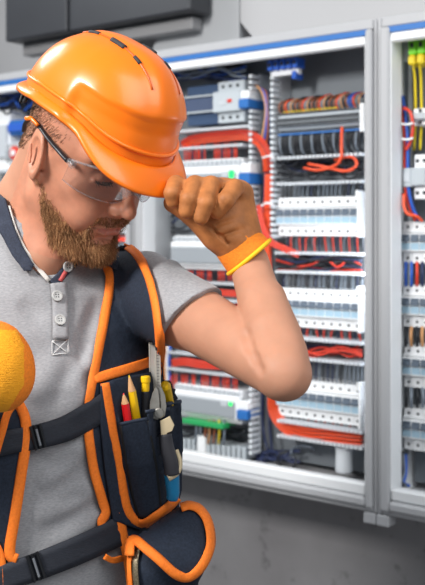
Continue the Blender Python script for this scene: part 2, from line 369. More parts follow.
# loose cables in the ducts
def loose(px0, px1, y0, y1, n, mats, where, r=.0024, w0=-.122, w1=-.056):
    for i in range(n):
        m = R.choice(mats); pts = []; ya = R.uniform(y0, y1); K = R.randint(4, 7); w = w0+(w1-w0)*(i+.5)/n; rr = min(r*R.uniform(.85, 1.15), (w1-w0)/n*.47)
        for k in range(K+1):
            px = px0+(px1-px0)*k/K; pts.append(wpt(px, min(y1, max(y0, ya+R.uniform(-.35, .35)*(y1-y0))), w))
        nm = m.name.split()[0]
        wire(pts, rr, m, 'cable', nm+' cable lying loose '+where, 'cable', nm+' cables '+where)
def bundle(path, rows, cols, r, m, label, group, gap=2.15, frac=1.0):
    """parallel cables along one path of (px, py, w), side by side and in layers"""
    C = [np.array((*uz(x, y, w), w)) for x, y, w in path]; C = np.array(catmull(C, 6)); T = np.gradient(C[:, :2], axis=0); T /= np.linalg.norm(T, axis=1, keepdims=True)+1e-9; Nn = np.stack((-T[:, 1], T[:, 0]), 1)
    k = 0
    for a in range(cols):
        for b_ in range(rows):
            o = (a-(cols-1)/2)*gap*r; mm = m[k % len(m)] if isinstance(m, list) else m; k += 1; nm = mm.name.split()[0]
            pts = [loc(c[0]+n_[0]*o, c[2]-b_*gap*r, c[1]+n_[1]*o) for c, n_ in zip(C, Nn)]
            wire(pts[:max(4, int(len(pts)*(1-(1-frac)*R.random())))], r, mm, 'cable', label.replace('COL', nm), 'cable', group.replace('COL', nm), smooth=0, n=8)
loose(276, 362, 160, 179, 12, [M_black, M_black, M_navyc], 'in the duct under the terminal strip', r=.0026)
loose(276, 362, 257, 270, 11, [M_black, M_red, M_navyc, M_black], 'in the duct under the upper breaker row')
loose(276, 362, 344, 357, 13, [M_red, M_black, M_red, M_navyc], 'in the duct under the middle breaker row')
bundle([(273, 392, -.076), (274, 412, -.074), (285, 427, -.07), (305, 434, -.066), (330, 436, -.066), (350, 438, -.07), (361, 439, -.076)], 2, 4, .0026, M_orange, 'orange cable curving into the duct under the lowest breaker row', 'orange cables at the bottom of the middle cabinet', 3.1)
# orange loops under the terminal strip
wire([wpt(342, 127, -.06), wpt(341.5, 145, -.05), wpt(341, 158, -.045), wpt(334, 166, -.045), wpt(318, 170, -.05), wpt(304, 168, -.06)], .0034, M_orange, 'cable', 'single orange cable dropping from the terminal strip and bending left', 'cable')
wire([wpt(308, 164, -.06), wpt(325, 167, -.05), wpt(345, 171, -.045), wpt(356, 166, -.045), wpt(354, 158, -.05), wpt(345, 157, -.06), wpt(335, 160, -.07)], .0034, M_orange, 'cable', 'orange cable bent in a loop under the right end of the terminal strip', 'cable')
# terminal strip
u0, zt0 = uz(277, 132, -.06); u1, _ = uz(359, 132, -.06); _, z0 = uz(318, 131, -.06); _, z1 = uz(318, 109.5, -.06)
e = empty('terminal_strip', loc(u0, -.06, z0), 'long grey terminal strip with fanned wires on top, upper right of the middle cabinet', 'terminal strip', WRZ)
L = u1-u0; Hh = z1-z0
b = MB(); n = 30
prof = [(.07, 0), (.012, 0), (.006, Hh*.25), (0, Hh*.3), (0, Hh*.7), (.006, Hh*.75), (.012, Hh), (.07, Hh)]
for i in range(n): b.extrude_x(prof, L*i/n, L*(i+.80)/n, M_term)
b.build('terminals', e)
b = MB()
for i in range(n):
    for zz, yy in ((Hh*.14, .0085), (Hh*.39, -.0012), (Hh*.62, -.0012), (Hh*.87, .0085)): b.box(L*(i+.08)/n, L*(i+.72)/n, yy, yy+.004, zz-Hh*.095, zz+Hh*.095, M_screw)
b.build('clamp_openings', e)
b = MB(); b.box(0, L, .004, .03, -.004, -.0005, M_blue); b.build('blue_base', e)
b = MB(); b.box(.012, L*.72, .008, .03, Hh+.0005, Hh+.004, M_yel); b.build('yellow_bridge', e)
b = MB(); b.box(L+.001, L+.012, .0, .07, -.008, Hh+.006, M_brk, .001); b.build('end_stop', e)
for i in range(34):
    u = u0+L*(i+.5)/34; m = [M_brown, M_black, M_brown, M_orange, M_greyc, M_tan, M_black][i % 7]; m = M_bluec if i in (29, 30) else m
    lean = R.uniform(-.004, .004)+.004
    wire([loc(u, -.075, z1-.004), loc(u+lean*.3, -.062, z1+.012), loc(u+lean, -.07, z1+.026), loc(u+lean*1.5, -.1, z1+.034+R.uniform(-.003, .004)), loc(u+lean*1.6, -.13, z1+.03)], .0018, m, 'wire',
         m.name.split()[0]+' wire arching up out of the terminal strip', 'wire', m.name.split()[0]+' wires over the terminal strip')
for i in range(30):
    u = u0+L*(i+.5)/30
    _, zd = uz(318, 154, -.06)
    m = M_black if i % 4 else M_greyc
    wire([loc(u, -.075, z0+.004), loc(u, -.066, z0-.012), loc(u+R.uniform(-.004, .004), -.068, zd+.012), loc(u+R.uniform(-.006, .006), -.09, zd-.004)], .0023, m, 'wire', m.name.split()[0]+' wire hanging under the terminal strip', 'wire', m.name.split()[0]+' wires under the terminal strip')
# blue connectors at the top of the middle cabinet
u0, z0 = uz(268, 76, -.05); u1, _ = uz(299, 72, -.05); _, z1 = uz(284, 64, -.05); _, z0 = uz(284, 73, -.05)
e = empty('busbar_connector', loc(u0, -.05, z0), 'blue neutral connector block on a white holder, top of the middle cabinet', 'connector', WRZ)
b = MB(); b.box(.004, u1-u0-.006, .006, .022, -.004, z1-z0-.006, M_brk, .001); b.build('holder', e)
for i in range(5):
    b = MB(); b.box((u1-u0)*(i+.05)/5, (u1-u0)*(i+.85)/5, -.006, .03, z1-z0-.012, z1-z0+.012, M_bluec, .002); b.box((u1-u0)*(i+.25)/5, (u1-u0)*(i+.65)/5, -.0066, .0, z1-z0-.004, z1-z0+.004, M_screw); b.build('blue_clamp', e)
b = MB(); u2, zz = uz(296, 84, -.05); b.box(u2-u0-.012, u2-u0, -.002, .03, -.016, .002, M_bluec, .002); b.build('blue_plug', e)
# left half: the grey residual current device
w = -.045; u0, _ = uz(182, 100, w); um, _ = uz(215, 100, w); u1, _ = uz(241, 100, w); _, zt1 = uz(214, 82, w); _, zb1 = uz(214, 123, w); Hh = zt1-zb1
e = empty('residual_current_breaker', loc(u0, w, zb1), 'grey residual current breaker with navy left side and a red mark, beside the helmet', 'circuit breaker', WRZ)
b = MB(); b.box(um-u0, u1-u0, .012, .085, 0, Hh, M_term, .001); b.box(um-u0-.008, u1-u0-.003, 0, .03, Hh*.25, Hh*.75, M_term, .002); b.build('body', e)
b = MB(); b.box(0, um-u0-.001, .02, .085, .0, Hh*.3, M_navy_t, .002); b.box(-.004, um-u0-.009, .012, .085, Hh*.34, Hh*.68, mat('smoky navy cover', (74, 86, 112), .3), .002); b.box(0, um-u0-.001, .02, .085, Hh*.74, Hh*.98, M_navy_t, .002); b.build('side_block', e)
b = MB(); b.box(0, um-u0-.004, .008, .03, Hh*.30, Hh*.335, M_term); b.box(0, um-u0-.004, .008, .03, Hh*.69, Hh*.725, M_term); b.build('spacer', e)
for i in range(3):
    for zz in (Hh*.12, Hh*.88):
        b = MB(); x = um-u0+(u1-um)*(.2+.28*i); b.lathe([(.004, 0), (.004, .002)], M_screw, 10, (x, .0125, zz), (0, -1, 0)); b.build('terminal_screw', e)
b = MB(); x = (um+u1)/2-u0; b.box(x-.002, x+.012, -.003, .004, Hh*.46, Hh*.55, M_red, .002); b.build('red_mark', e)
b = MB(); b.box(x-.026, x-.006, -.0012, .004, Hh*.42, Hh*.52, M_lip); b.build('label_plate', e)
# blue-and-white plugs beside the modules
def plug(px0, py0, px1, py1, label):
    w = -.040; pc = (px0+px1)/2; u0, _ = uz(px0, py0, w); u1, _ = uz(px1, py0, w); _, z1 = uz(pc, py0, w); _, z0 = uz(pc, py1, w)
    e = empty('cable_plug', loc(u0, w, z0), label, 'plug', WRZ, 'blue and white plugs')
    b = MB(); b.box(0, u1-u0, 0, .07, 0, (z1-z0)*.52, M_blue, .002); b.build('blue_body', e)
    b = MB(); b.box(.002, u1-u0-.002, .006, .07, (z1-z0)*.53, z1-z0, M_brk, .002); b.build('white_cap', e)
plug(238, 90, 248, 108, 'blue plug with white cap right of the residual current breaker')
plug(238, 163, 249, 184, 'blue plug with white cap right of the green lit module behind the glove')
plug(236, 402, 247, 420, 'blue plug with white cap right of the lowest grey control module')
# control modules
def module(px0, px1, py0, py1, label, led=None, w=-.035, ledshape='dot', conn=False):
    pc = (px0+px1)/2; u0, _ = uz(px0, py0, w); u1, _ = uz(px1, py0, w); _, z1 = uz(pc, py0, w); _, z0 = uz(pc, py1, w); L = u1-u0; Hh = z1-z0
    e = empty('control_module', loc(u0, w, z0), label, 'control module', WRZ)
    b = MB(); b.box(0, L, .02, .095, 0, Hh, M_brk, .003); b.box(0.0, L, .008, .04, Hh*.12, Hh*.82, M_brk, .003); b.build('body', e)
    b = MB(); b.box(.004, L-.008, 0.004, .012, Hh*.18, Hh*.68, M_modg, .003); b.build('front_panel', e)
    b = MB()
    n = 14
    for i in range(n): b.box(L*(i+.1)/n, L*(i+.85)/n, .014, .03, Hh*.86, Hh*.97, M_lip, .001)
    b.build('terminal_row', e)
    if led:
        uu, zz = uz(led[0], led[1], w+.004); x = uu-u0; zl = zz-z0
        b = MB(); b.box(x-.03, x-.011, 0.0034, .006, zl-.007, zl+.006, M_lip); b.build('label_plate', e)
        b = MB()
        if ledshape == 'dot': b.lathe([(.0055, 0), (.005, .002)], M_led, 12, (x, .0045, zl), (0, -1, 0))
        else: b.box(x-.006, x+.006, .002, .006, zl-.010, zl+.008, M_led)
        b.build('status_lamp', e)
    if conn:
        b = MB(); b.box(L*.2, L*.82, -.004, .05, -.012, -.0005, M_gconn, .001); b.build('green_connector', e)
    return e
module(172, 237, 159, 204, 'white control module with green lit square, behind the raised glove', (229.5, 173.5), ledshape='square')
module(168, 231, 236, 270, 'white control module without a lamp, half hidden behind the glove cuff')
module(170, 236, 388, 421, 'grey control module with round green lamp, below the upper arm', (228.5, 404.5), conn=True)
for a, b_, y, t in [(166, 250, 129, 'under the residual current breaker'), (168, 243, 147, 'above the green lit module'), (162, 247, 283, 'just above the sleeve'), (166, 247, 300, 'hidden behind the upper arm'), (166, 247, 356, 'below the armpit'), (166, 247, 373, 'over the lowest module')]:
    duct_h(a, b_, y, 'white slotted duct edge %s, left half of the middle cabinet' % t)
def teeth(px0, px1, y0, y1, n, where, gap=None):
    for i in range(n):
        px = px0+(px1-px0)*(i+.5)/n
        if gap and gap[0] < px < gap[1]: continue
        m = M_red if i % 4 != 3 else M_navyc
        wire([wpt(px, y0, -.075), wpt(px+R.uniform(-.5, .5), (y0+y1)/2, -.06), wpt(px, y1, -.07)], .0021, m, 'wire', m.name.split()[0]+' wire '+where, 'wire', m.name.split()[0]+' wires '+where)
teeth(184, 238, 143, 161, 22, 'entering the green lit module from above', (207, 213))
teeth(165, 233, 268, 281, 26, 'just under the second control module', (213, 217))
teeth(165, 240, 301, 312, 26, 'behind the upper arm')
teeth(170, 238, 374, 391, 26, 'entering the lowest module from above', (196, 200))
bundle([(181, 146, -.075), (190, 141, -.07), (205, 138, -.066), (225, 136, -.064), (244, 135, -.062), (257, 140, -.06), (264, 150, -.06), (267, 160, -.062), (268, 172, -.066)], 2, 4, .0022, [M_orange, M_red, M_orange, M_navyc, M_red], 'COL cable running along the upper duct then turning down', 'COL cables in the upper duct of the middle cabinet', 3.0)
bundle([(268.5, 174, -.066), (268, 195, -.064), (266.5, 220, -.064), (266, 255, -.066), (268, 300, -.068), (270, 340, -.07), (271, 390, -.074)], 2, 3, .0032, M_orange, 'thick orange cable hanging between the two upright ducts', 'thick orange cables between the upright ducts')
bundle([(259, 205, -.052), (262, 225, -.046), (270, 241, -.043), (283, 248, -.05), (299, 255, -.06)], 1, 3, .0024, M_red, 'red cable bending right into the duct beside the glove cuff', 'red cables bending right beside the cuff')
bundle([(180, 291, -.066), (200, 291, -.062), (225, 293, -.06), (244, 294, -.064)], 2, 3, .0025, M_red, 'red cable in the duct just above the bare upper arm', 'red cables above the upper arm')
bundle([(172, 363, -.06), (185, 362, -.056), (205, 365, -.056), (244, 366, -.064)], 2, 3, .0031, M_red, 'red cable in the duct below the sleeve', 'red cables below the sleeve')
bundle([(166, 325, -.07), (168, 345, -.066), (167, 362, -.066), (168, 384, -.07)], 1, 3, .0036, [M_tan, M_brk, M_bluec], 'COL cable hanging just behind the vest edge', 'COL cables behind the vest edge')
# blue, brown, dark cables between the ducts and around
for i, m in enumerate([M_tan, M_bluec, M_brown, M_navyc]):
    wire([wpt(255+i*2, 84+i*2, -.09), wpt(262+i*2, 92, -.07), wpt(266+i, 108, -.06), wpt(264+i*2, 128, -.06), wpt(260+i*3, 150, -.08)], .0032, m, 'cable', m.name.split()[0]+' cable at the top between the upright ducts', 'cable')
for i in range(8):
    x = 253+i*2.0; w = -.128+i*.0062
    wire([wpt(x, 150+i*3, w), wpt(x+R.uniform(-2, 2), 220, w), wpt(x+R.uniform(-2, 2), 330, w), wpt(x+R.uniform(-3, 3), 420, w), wpt(x+R.uniform(-5, 9), 462, w)], .0028, R.choice([M_black, M_navyc]), 'cable', 'dark cable running down the middle of the cabinet behind the orange ones', 'cable', 'dark cables between the upright ducts')
loose(172, 240, 208, 232, 7, [M_navyc, M_black, M_greyc], 'between the two upper control modules', r=.003)
loose(172, 246, 312, 352, 10, [M_navyc, M_black, M_bluec], 'behind the bare upper arm', r=.0034)
loose(176, 246, 426, 438, 6, [M_navyc, M_black], 'under the lowest control module', r=.003)
loose(172, 246, 66, 80, 14, [M_black, M_navyc, M_greyc, M_bluec], 'above the residual current breaker', r=.003)
# white wire tie
wire([wpt(262, 158, -.04), wpt(269, 156, -.035), wpt(275, 158, -.04)], .0022, M_brk, 'wire_tie', 'thin white tie around the thick orange cables near the top', 'wire tie', smooth=4)
wire([wpt(261, 206, -.04), wpt(267, 203, -.035), wpt(274, 205, -.04)], .0026, M_brk, 'wire_tie', 'white tie around the thick orange cables beside the glove', 'wire tie', smooth=4)
# bottom of the middle cabinet
for i, (px, m) in enumerate([(196, M_greyc), (200, M_greyc), (205, M_brown), (209, M_tan), (214, M_brown), (219, M_yel), (224, M_greyc)]):
    wire([wpt(px, 420, -.05), wpt(px+.6, 430, -.045), wpt(px-.5, 444, -.06)], .0026, m, 'wire', m.name.split()[0]+' wire under the green connector, %s from the left' % ordinal(i), 'wire')
w = -.06; u0, _ = uz(168, 450, w); u1, _ = uz(247, 450, w); _, z1 = uz(204, 441, w); _, z0 = uz(204, 453, w)
e = empty('terminal_strip', loc(u0, w, z0), 'low strip of pale terminals at the bottom left of the middle cabinet', 'terminal strip', WRZ); L = u1-u0
b = MB()
for i in range(16): b.box(L*i/16, L*(i+.7)/16, 0, .06, 0, (z1-z0)*R.uniform(.85, 1.05), M_term, .001)
b.build('terminals', e)
b = MB(); b.box(0, L, -.003, .05, -.012, -.001, M_dark); b.build('base', e)
b = MB(); b.box(L*.42, L*.52, -.012, .04, 0.001, (z1-z0)*1.5, M_brk, .002); b.build('white_terminal', e)
def loopcab(c, rx, ry, w, m, label, t0=0, t1=2*math.pi):
    wire([wpt(c[0]+rx*math.cos(t0+(t1-t0)*k/10), c[1]+ry*math.sin(t0+(t1-t0)*k/10), w+.012*math.sin(k)) for k in range(11)], .0026, m, 'cable', label, 'cable', None, smooth=4)
loopcab((287, 460), 9, 9, -.05, M_black, 'black cable coiled in a loop on the floor of the middle cabinet', -.3, 5)
loopcab((271, 458), 10, 6, -.07, M_navyc, 'navy cable curled beside the black loop at the cabinet bottom', 2, 7)
loopcab((303, 452), 12, 6, -.1, M_greyc, 'grey cable curved low between loop and white tube', 2.5, 6)
loose(256, 300, 448, 462, 4, [M_black, M_navyc], 'on the floor of the middle cabinet', r=.003)
u0, z0 = uz(344, 472, -.085); b = MB(); _, z1 = uz(344, 447, -.085); b.lathe([(.018, 0), (.0195, .004), (.0185, z1-z0-.006), (.02, z1-z0-.004), (.02, z1-z0)], M_duct, 20)
o = b.build('cable_gland', smooth=False); o.location = loc(u0, -.085, z0); tag(o, 'white tube standing at the bottom right of the middle cabinet', 'tube')

# ------------------------------------------------------------------ right cabinet
G3 = 'right cabinet'
for k, (yt, yb) in enumerate([(220, 264), (284, 328), (344, 389), (405, 452)]):
    breaker_row(403+(k > 1), 440+(k > 1), yb-.5, 4, ordinal(k)+' breaker row from the top, right cabinet', 'white breakers of the right cabinet')
w = -.05; u0, _ = uz(408, 50, w); u1 = u0+.12; _, z1 = uz(418, 38, w); _, z0 = uz(418, 54, w)
e = empty('earth_terminal', loc(u0, w, z0), 'bright green and yellow earth terminal block at the top right', 'terminal block', WRZ); Hh = z1-z0
for i in range(6):
    b = MB(); b.box(.02*i, .02*i+.0185, 0, .07, 0, Hh, M_green, .002); b.build('green_clamp', e)
    b = MB(); b.box(.02*i+.005, .02*i+.0125, -.0008, .004, Hh*.45, Hh*.75, M_screw); b.build('clamp_opening', e)
    b = MB(); b.box(.02*i+.001, .02*i+.0175, -.006, .05, -.022, -.0005, M_yel, .004); b.build('yellow_foot', e)
for i in range(2):
    wire([wpt(412+i*8, 55, -.06), wpt(413+i*7, 64, -.056), wpt(415+i*6, 80, -.075), wpt(415.5+i*6, 120, -.09), wpt(414+i*6, 150, -.1)], .0030, M_yel, 'cable', 'yellow earth cable hanging under the green terminal block', 'cable', 'yellow earth cables in the right cabinet')
w = -.05
def device(px0, px1, py0, py1, label, screws=True):
    u0, _ = uz(px0, py0, w); u1, _ = uz(px1, py0, w); pc = (px0+px1)/2; _, z1 = uz(pc, py0, w); _, z0 = uz(pc, py1, w); L, Hh = u1-u0, z1-z0
    e = empty('relay_block', loc(u0, w, z0), label, 'relay', WRZ)
    b = MB(); b.box(0, L, .014, .08, 0, Hh, M_brk, .002); b.box(0, L, 0, .03, Hh*.3, Hh*.7, M_term, .002); b.build('body', e)
    for k in range(2):
        for zz in (Hh*.14, Hh*.86):
            b = MB(); b.lathe([(.004, 0), (.004, .002)], M_screw, 10, (L*(.25+.5*k), .0145, zz), (0, -1, 0)); b.build('terminal_screw', e)
    return e
device(410, 440, 107, 124, 'grey relay block under the green terminal block, right cabinet')
device(411, 425, 154, 199, 'white relay block with round screws beside red and blue cables, right cabinet')
u0, _ = uz(402, 172, w); u1, _ = uz(411, 172, w); _, z1 = uz(406, 168, w); _, z0 = uz(406, 187, w)
b = MB(); b.box(0, u1-u0, 0, .08, 0, z1-z0, M_term, .002); b.box(.002, u1-u0-.002, -.002, .01, .01, z1-z0-.01, M_lip, .001); o = b.build('cable_clamp'); o.location = loc(u0, w, z0); o.rotation_euler = (0, 0, WRZ); tag(o, 'grey clamp gripping red and blue cables, right cabinet', 'clamp')
bundle([(401, 97, -.075), (404, 118, -.06), (406, 140, -.056), (406, 165, -.056), (407, 190, -.056), (411, 208, -.06), (417, 220, -.07)], 2, 2, .0033, [M_red, M_bluec, M_bluec, M_navyc, M_red], 'COL cable in the bundle at the left of the right cabinet', 'COL bundle cables of the right cabinet', 2.3)
wire([wpt(404, 108, -.05), wpt(410, 112, -.045), wpt(413, 125, -.045), wpt(411, 140, -.045), wpt(406, 150, -.045)], .0036, M_red, 'cable', 'red cable bowing out of the bundle in the right cabinet', 'cable')
wire([wpt(404, 194, -.045), wpt(404, 206, -.04), wpt(408, 214, -.04), wpt(416, 216, -.045), wpt(422, 221, -.06)], .0036, M_orange, 'cable', 'orange red cable hooking under the relay block, right cabinet', 'cable')
for py in (124, 139):
    wire([wpt(402, py, -.035), wpt(408, py+.5, -.03), wpt(413, py-1, -.035)], .0025, M_brk, 'wire_tie', 'thin white tie around the red and blue bundle, %s' % ('upper one' if py < 130 else 'lower one'), 'wire tie', smooth=4)
for k, (ya, yb, ms) in enumerate([(262, 286, [M_bluec, M_bluec, M_red, M_navyc]), (327, 346, [M_black, M_tan, M_black, M_tan]), (388, 407, [M_black, M_greyc, M_black, M_greyc])]):
    for i, m in enumerate(ms):
        px = 406+i*5.5
        wire([wpt(px, ya, -.075), wpt(px+R.uniform(-1, 1), (ya+yb)/2, -.065), wpt(px, yb, -.075)], .0036, m, 'wire', m.name.split()[0]+' wire linking '+['first and second', 'second and third', 'third and fourth'][k]+' breaker rows, right cabinet', 'wire', m.name.split()[0]+' wires below row %s of the right cabinet' % ordinal(k))
u, z0 = uz(400, 455, -.1); _, z1 = uz(400, 62, -.1)
b = MB(); b.box(0, .014, 0, .02, 0, z1-z0, M_plate); n = 34
for i in range(n): b.box(.004, .010, -.0006, .001, (z1-z0)*(i+.2)/n, (z1-z0)*(i+.65)/n, M_screw)
o = b.build('perforated_rail'); o.location = loc(u-.004, -.1, z0); o.rotation_euler = (0, 0, WRZ); tag(o, 'upright perforated metal rail at the left inside the right cabinet', 'rail')
for i in range(5):
    wire([wpt(398+i*2, 450+i, -.09), wpt(402+i, 465+i*2, -.08), wpt(396+i*2, 478+i, -.07), wpt(401+i*2, 486, -.06)], .0034, [M_black, M_navyc, M_black, M_greyc, M_bluec][i], 'cable', ['black', 'navy', 'thin black', 'grey', 'blue'][i]+' cable tangled at the bottom of the right cabinet', 'cable')
# ------------------------------------------------------------------ left cabinet, glimpsed left of the neck and past the nose
def device1(px0, px1, py0, py1, label, m1, m2):
    w = -.05; u0, _ = uz(px0, py0, w); u1, _ = uz(px1, py0, w); pc = (px0+px1)/2; _, z1 = uz(pc, py0, w); _, z0 = uz(pc, py1, w); L, Hh = u1-u0, z1-z0
    e = empty('relay_block', loc(u0, w, z0), label, 'relay', WRZ)
    b = MB(); b.box(0, L, .01, .08, 0, Hh, m1, .002); b.build('body', e); b = MB(); b.box(.006, L-.006, 0, .02, Hh*.2, Hh*.75, m2, .002); b.build('front_panel', e); return e
device1(-6, 7, 110, 170, 'white block at the far left edge beside the neck', M_brk, M_lip)
device1(6, 34, 119, 134, 'blue relay block behind the ear, left cabinet', M_blue, M_bluec)
device1(4, 34, 144, 163, 'white relay block with red disc, left of the neck', M_brk, M_modg)
u, z = uz(15, 153, -.046); b = MB(); b.lathe([(.02, 0), (.02, .006), (.012, .008)], M_red, 20, (0, 0, 0), (0, -1, 0)); b.lathe([(.009, 0), (.008, .004)], M_brk, 16, (0, -.0082, 0), (0, -1, 0))
o = b.build('rotary_switch'); o.location = loc(u, -.048, z); o.rotation_euler = (0, 0, WRZ); tag(o, 'round red switch on the white block left of the neck', 'switch')
duct_h(-10, 130, 168, 'white slotted duct edge left of the neck', group='white ducts of the left cabinet'); duct_h(-10, 130, 140, 'white slotted duct edge behind the ear', group='white ducts of the left cabinet')
loose(0, 36, 92, 114, 9, [M_navyc, M_bluec, M_black], 'under the top of the left cabinet', r=.005)
loose(110, 134, 214, 224, 3, [M_yel, M_tan], 'past the nose in the left cabinet', r=.004)
loose(110, 134, 232, 240, 3, [M_red], 'past the chin in the left cabinet', r=.004)
device1(60, 131, 224, 233, 'white block seen between chin and cabinet frame', M_brk, M_brk)
# ------------------------------------------------------------------ signed-distance modelling (for the person, gloves, clothes)
class Field:
    def __init__(s, lo, hi, h):
        s.lo = np.array(lo, np.float32); s.h = h; s.n = np.ceil((np.array(hi)-np.array(lo))/h).astype(int)+1
        s.F = np.full(tuple(s.n), 0.5, np.float32)
    def _reg(s, c, r):
        a = np.maximum(0, np.floor((np.array(c)-r-s.lo)/s.h).astype(int)); b = np.minimum(s.n, np.ceil((np.array(c)+r-s.lo)/s.h).astype(int)+1)
        if (b <= a).any(): return None
        ax = [(s.lo[i]+s.h*np.arange(a[i], b[i])).astype(np.float32) for i in range(3)]
        X, Y, Z = np.meshgrid(*ax, indexing='ij'); return (slice(a[0], b[0]), slice(a[1], b[1]), slice(a[2], b[2])), np.stack((X, Y, Z), -1)
    def op(s, c, r, fn, k=.01, mode='u'):
        """c, r: centre and half size of the box in which the shape matters"""
        q = s._reg(c, np.array(r)+k+3*s.h)
        if q is None: return s
        sl, P = q; d = fn(P).astype(np.float32); a = s.F[sl]
        if mode == 'u':
            h = np.clip(.5+.5*(a-d)/k, 0, 1); s.F[sl] = a*(1-h)+d*h-k*h*(1-h)
        elif mode == 's':
            d = -d; h = np.clip(.5-.5*(a-d)/k, 0, 1); s.F[sl] = a*(1-h)+d*h+k*h*(1-h)
        elif mode == 'add':
            s.F[sl] = a+d
        return s
    def cap(s, a, b, ra, rb, k=.01, mode='u', flat=None):
        a = np.array(a, float); b = np.array(b, float); ab = b-a; L2 = ab@ab+1e-12
        def fn(P):
            q = P-a.astype(np.float32); t = np.clip((q@ab.astype(np.float32))/L2, 0, 1); e = q-t[..., None]*ab.astype(np.float32)
            if flat is not None:
                n, f = flat; n = np.array(n, np.float32); e = e+(f-1)*(e@n)[..., None]*n
            return np.sqrt((e*e).sum(-1))-(ra+(rb-ra)*t)
        return s.op((a+b)/2, np.abs(ab)/2+max(ra, rb), fn, k, mode)
    def ell(s, c, r, k=.01, mode='u', R=None):
        c = np.array(c, np.float32); r = np.array(r, np.float32); M = np.array(R, np.float32) if R is not None else np.eye(3, dtype=np.float32)
        def fn(P):
            q = (P-c)@M; k0 = np.sqrt(((q/r)**2).sum(-1)); k1 = np.sqrt(((q/(r*r))**2).sum(-1))+1e-9
            return k0*(k0-1)/k1
        return s.op(c, np.full(3, r.max()), fn, k, mode)
    def sample(s, P):
        q = (np.asarray(P, np.float32)-s.lo)/s.h; q = np.clip(q, 0, np.array(s.n)-1.001); i = q.astype(int); f = q-i; out = 0
        for dx in (0, 1):
            for dy in (0, 1):
                for dz in (0, 1):
                    out = out+s.F[i[..., 0]+dx, i[..., 1]+dy, i[..., 2]+dz]*((f[..., 0] if dx else 1-f[..., 0])*(f[..., 1] if dy else 1-f[..., 1])*(f[..., 2] if dz else 1-f[..., 2]))
        return out
    def grad(s, P, e=None):
        e = e or s.h; P = np.asarray(P, np.float32); g = np.stack([s.sample(P+np.eye(3, dtype=np.float32)[i]*e)-s.sample(P-np.eye(3, dtype=np.float32)[i]*e) for i in range(3)], -1)
        return g/(np.linalg.norm(g, axis=-1, keepdims=True)+1e-9)
    def mesh(s):
        F = s.F; h = s.h; ins = F < 0; m = ins[:-1, :-1, :-1].astype(np.int8)
        for dx in (0, 1):
            for dy in (0, 1):
                for dz in (0, 1):
                    if dx+dy+dz: m = m+ins[dx:F.shape[0]-1+dx, dy:F.shape[1]-1+dy, dz:F.shape[2]-1+dz]
        C = np.argwhere((m > 0) & (m < 8)); idx = np.full(m.shape, -1, np.int32); idx[C[:, 0], C[:, 1], C[:, 2]] = np.arange(len(C))
        acc = np.zeros((len(C), 3)); cnt = np.zeros(len(C)); cs = [(a, b, c) for a in (0, 1) for b in (0, 1) for c in (0, 1)]
        for A in cs:
            for ax in range(3):
                if A[ax]: continue
                B = list(A); B[ax] = 1
                va = F[C[:, 0]+A[0], C[:, 1]+A[1], C[:, 2]+A[2]]; vb = F[C[:, 0]+B[0], C[:, 1]+B[1], C[:, 2]+B[2]]
                w = (va < 0) != (vb < 0); t = np.where(w, va/np.where(w, va-vb, 1), 0); p = np.tile(np.array(A, float), (len(C), 1)); p[:, ax] += t
                acc += p*w[:, None]; cnt += w
        V = s.lo+(C+acc/cnt[:, None])*h; Q = []
        for ax in range(3):
            o1, o2 = [(1, 2), (2, 0), (0, 1)][ax]
            sl0 = [slice(None)]*3; sl1 = [slice(None)]*3; sl0[ax] = slice(0, -1); sl1[ax] = slice(1, None)
            a = ins[tuple(sl0)]; b = ins[tuple(sl1)]; E = np.argwhere(a != b)
            ok = (E[:, o1] > 0) & (E[:, o2] > 0) & (E[:, o1] < m.shape[o1]) & (E[:, o2] < m.shape[o2]) & (E[:, ax] < m.shape[ax]); E = E[ok]
            fl = a[E[:, 0], E[:, 1], E[:, 2]]
            def g(d1, d2):
                q = E.copy(); q[:, o1] -= d1; q[:, o2] -= d2; return idx[q[:, 0], q[:, 1], q[:, 2]]
            q = np.stack((g(1, 1), g(0, 1), g(0, 0), g(1, 0)), 1); q[~fl] = q[~fl][:, ::-1]; Q.append(q)
        Q = np.concatenate(Q); Q = Q[(Q >= 0).all(1)]
        return V, Q
def mesh_obj(name, V, Q, mats, parent=None, midx=None, smooth=True):
    me = bpy.data.meshes.new(name); n = len(V); k = Q.shape[1]
    me.vertices.add(n); me.vertices.foreach_set('co', np.asarray(V, np.float32).ravel())
    me.loops.add(Q.size); me.loops.foreach_set('vertex_index', Q.astype(np.int32).ravel())
    me.polygons.add(len(Q)); me.polygons.foreach_set('loop_start', np.arange(0, Q.size, k, dtype=np.int32)); me.polygons.foreach_set('loop_total', np.full(len(Q), k, np.int32))
    for m in (mats if isinstance(mats, list) else [mats]): me.materials.append(m)
    me.polygons.foreach_set('use_smooth', [smooth]*len(Q))
    if midx is not None: me.polygons.foreach_set('material_index', np.asarray(midx, np.int32))
    me.update(calc_edges=True); me.validate()
    o = bpy.data.objects.new(name, me); COL.objects.link(o)
    if parent is not None: o.parent = parent; o.matrix_parent_inverse = parent.matrix_world.inverted()
    return o
def relax(V, Q, it=1, lam=.5):
    E = np.concatenate([np.stack((Q[:, i], Q[:, (i+1) % 4]), 1) for i in range(4)]); E = np.concatenate((E, E[:, ::-1]))
    for _ in range(it):
        a = np.zeros_like(V); np.add.at(a, E[:, 0], V[E[:, 1]]); c = np.bincount(E[:, 0], minlength=len(V))[:, None]; V = V+lam*(a/np.maximum(c, 1)-V)
    return V
def P3(px, py, Y): return np.array(((px-CX)/FPX*Y, Y, CAMZ-(py-HY)/FPX*Y))
def unit(v): v = np.array(v, float); return v/np.linalg.norm(v)
CAMP = np.array((0, 0, CAMZ))

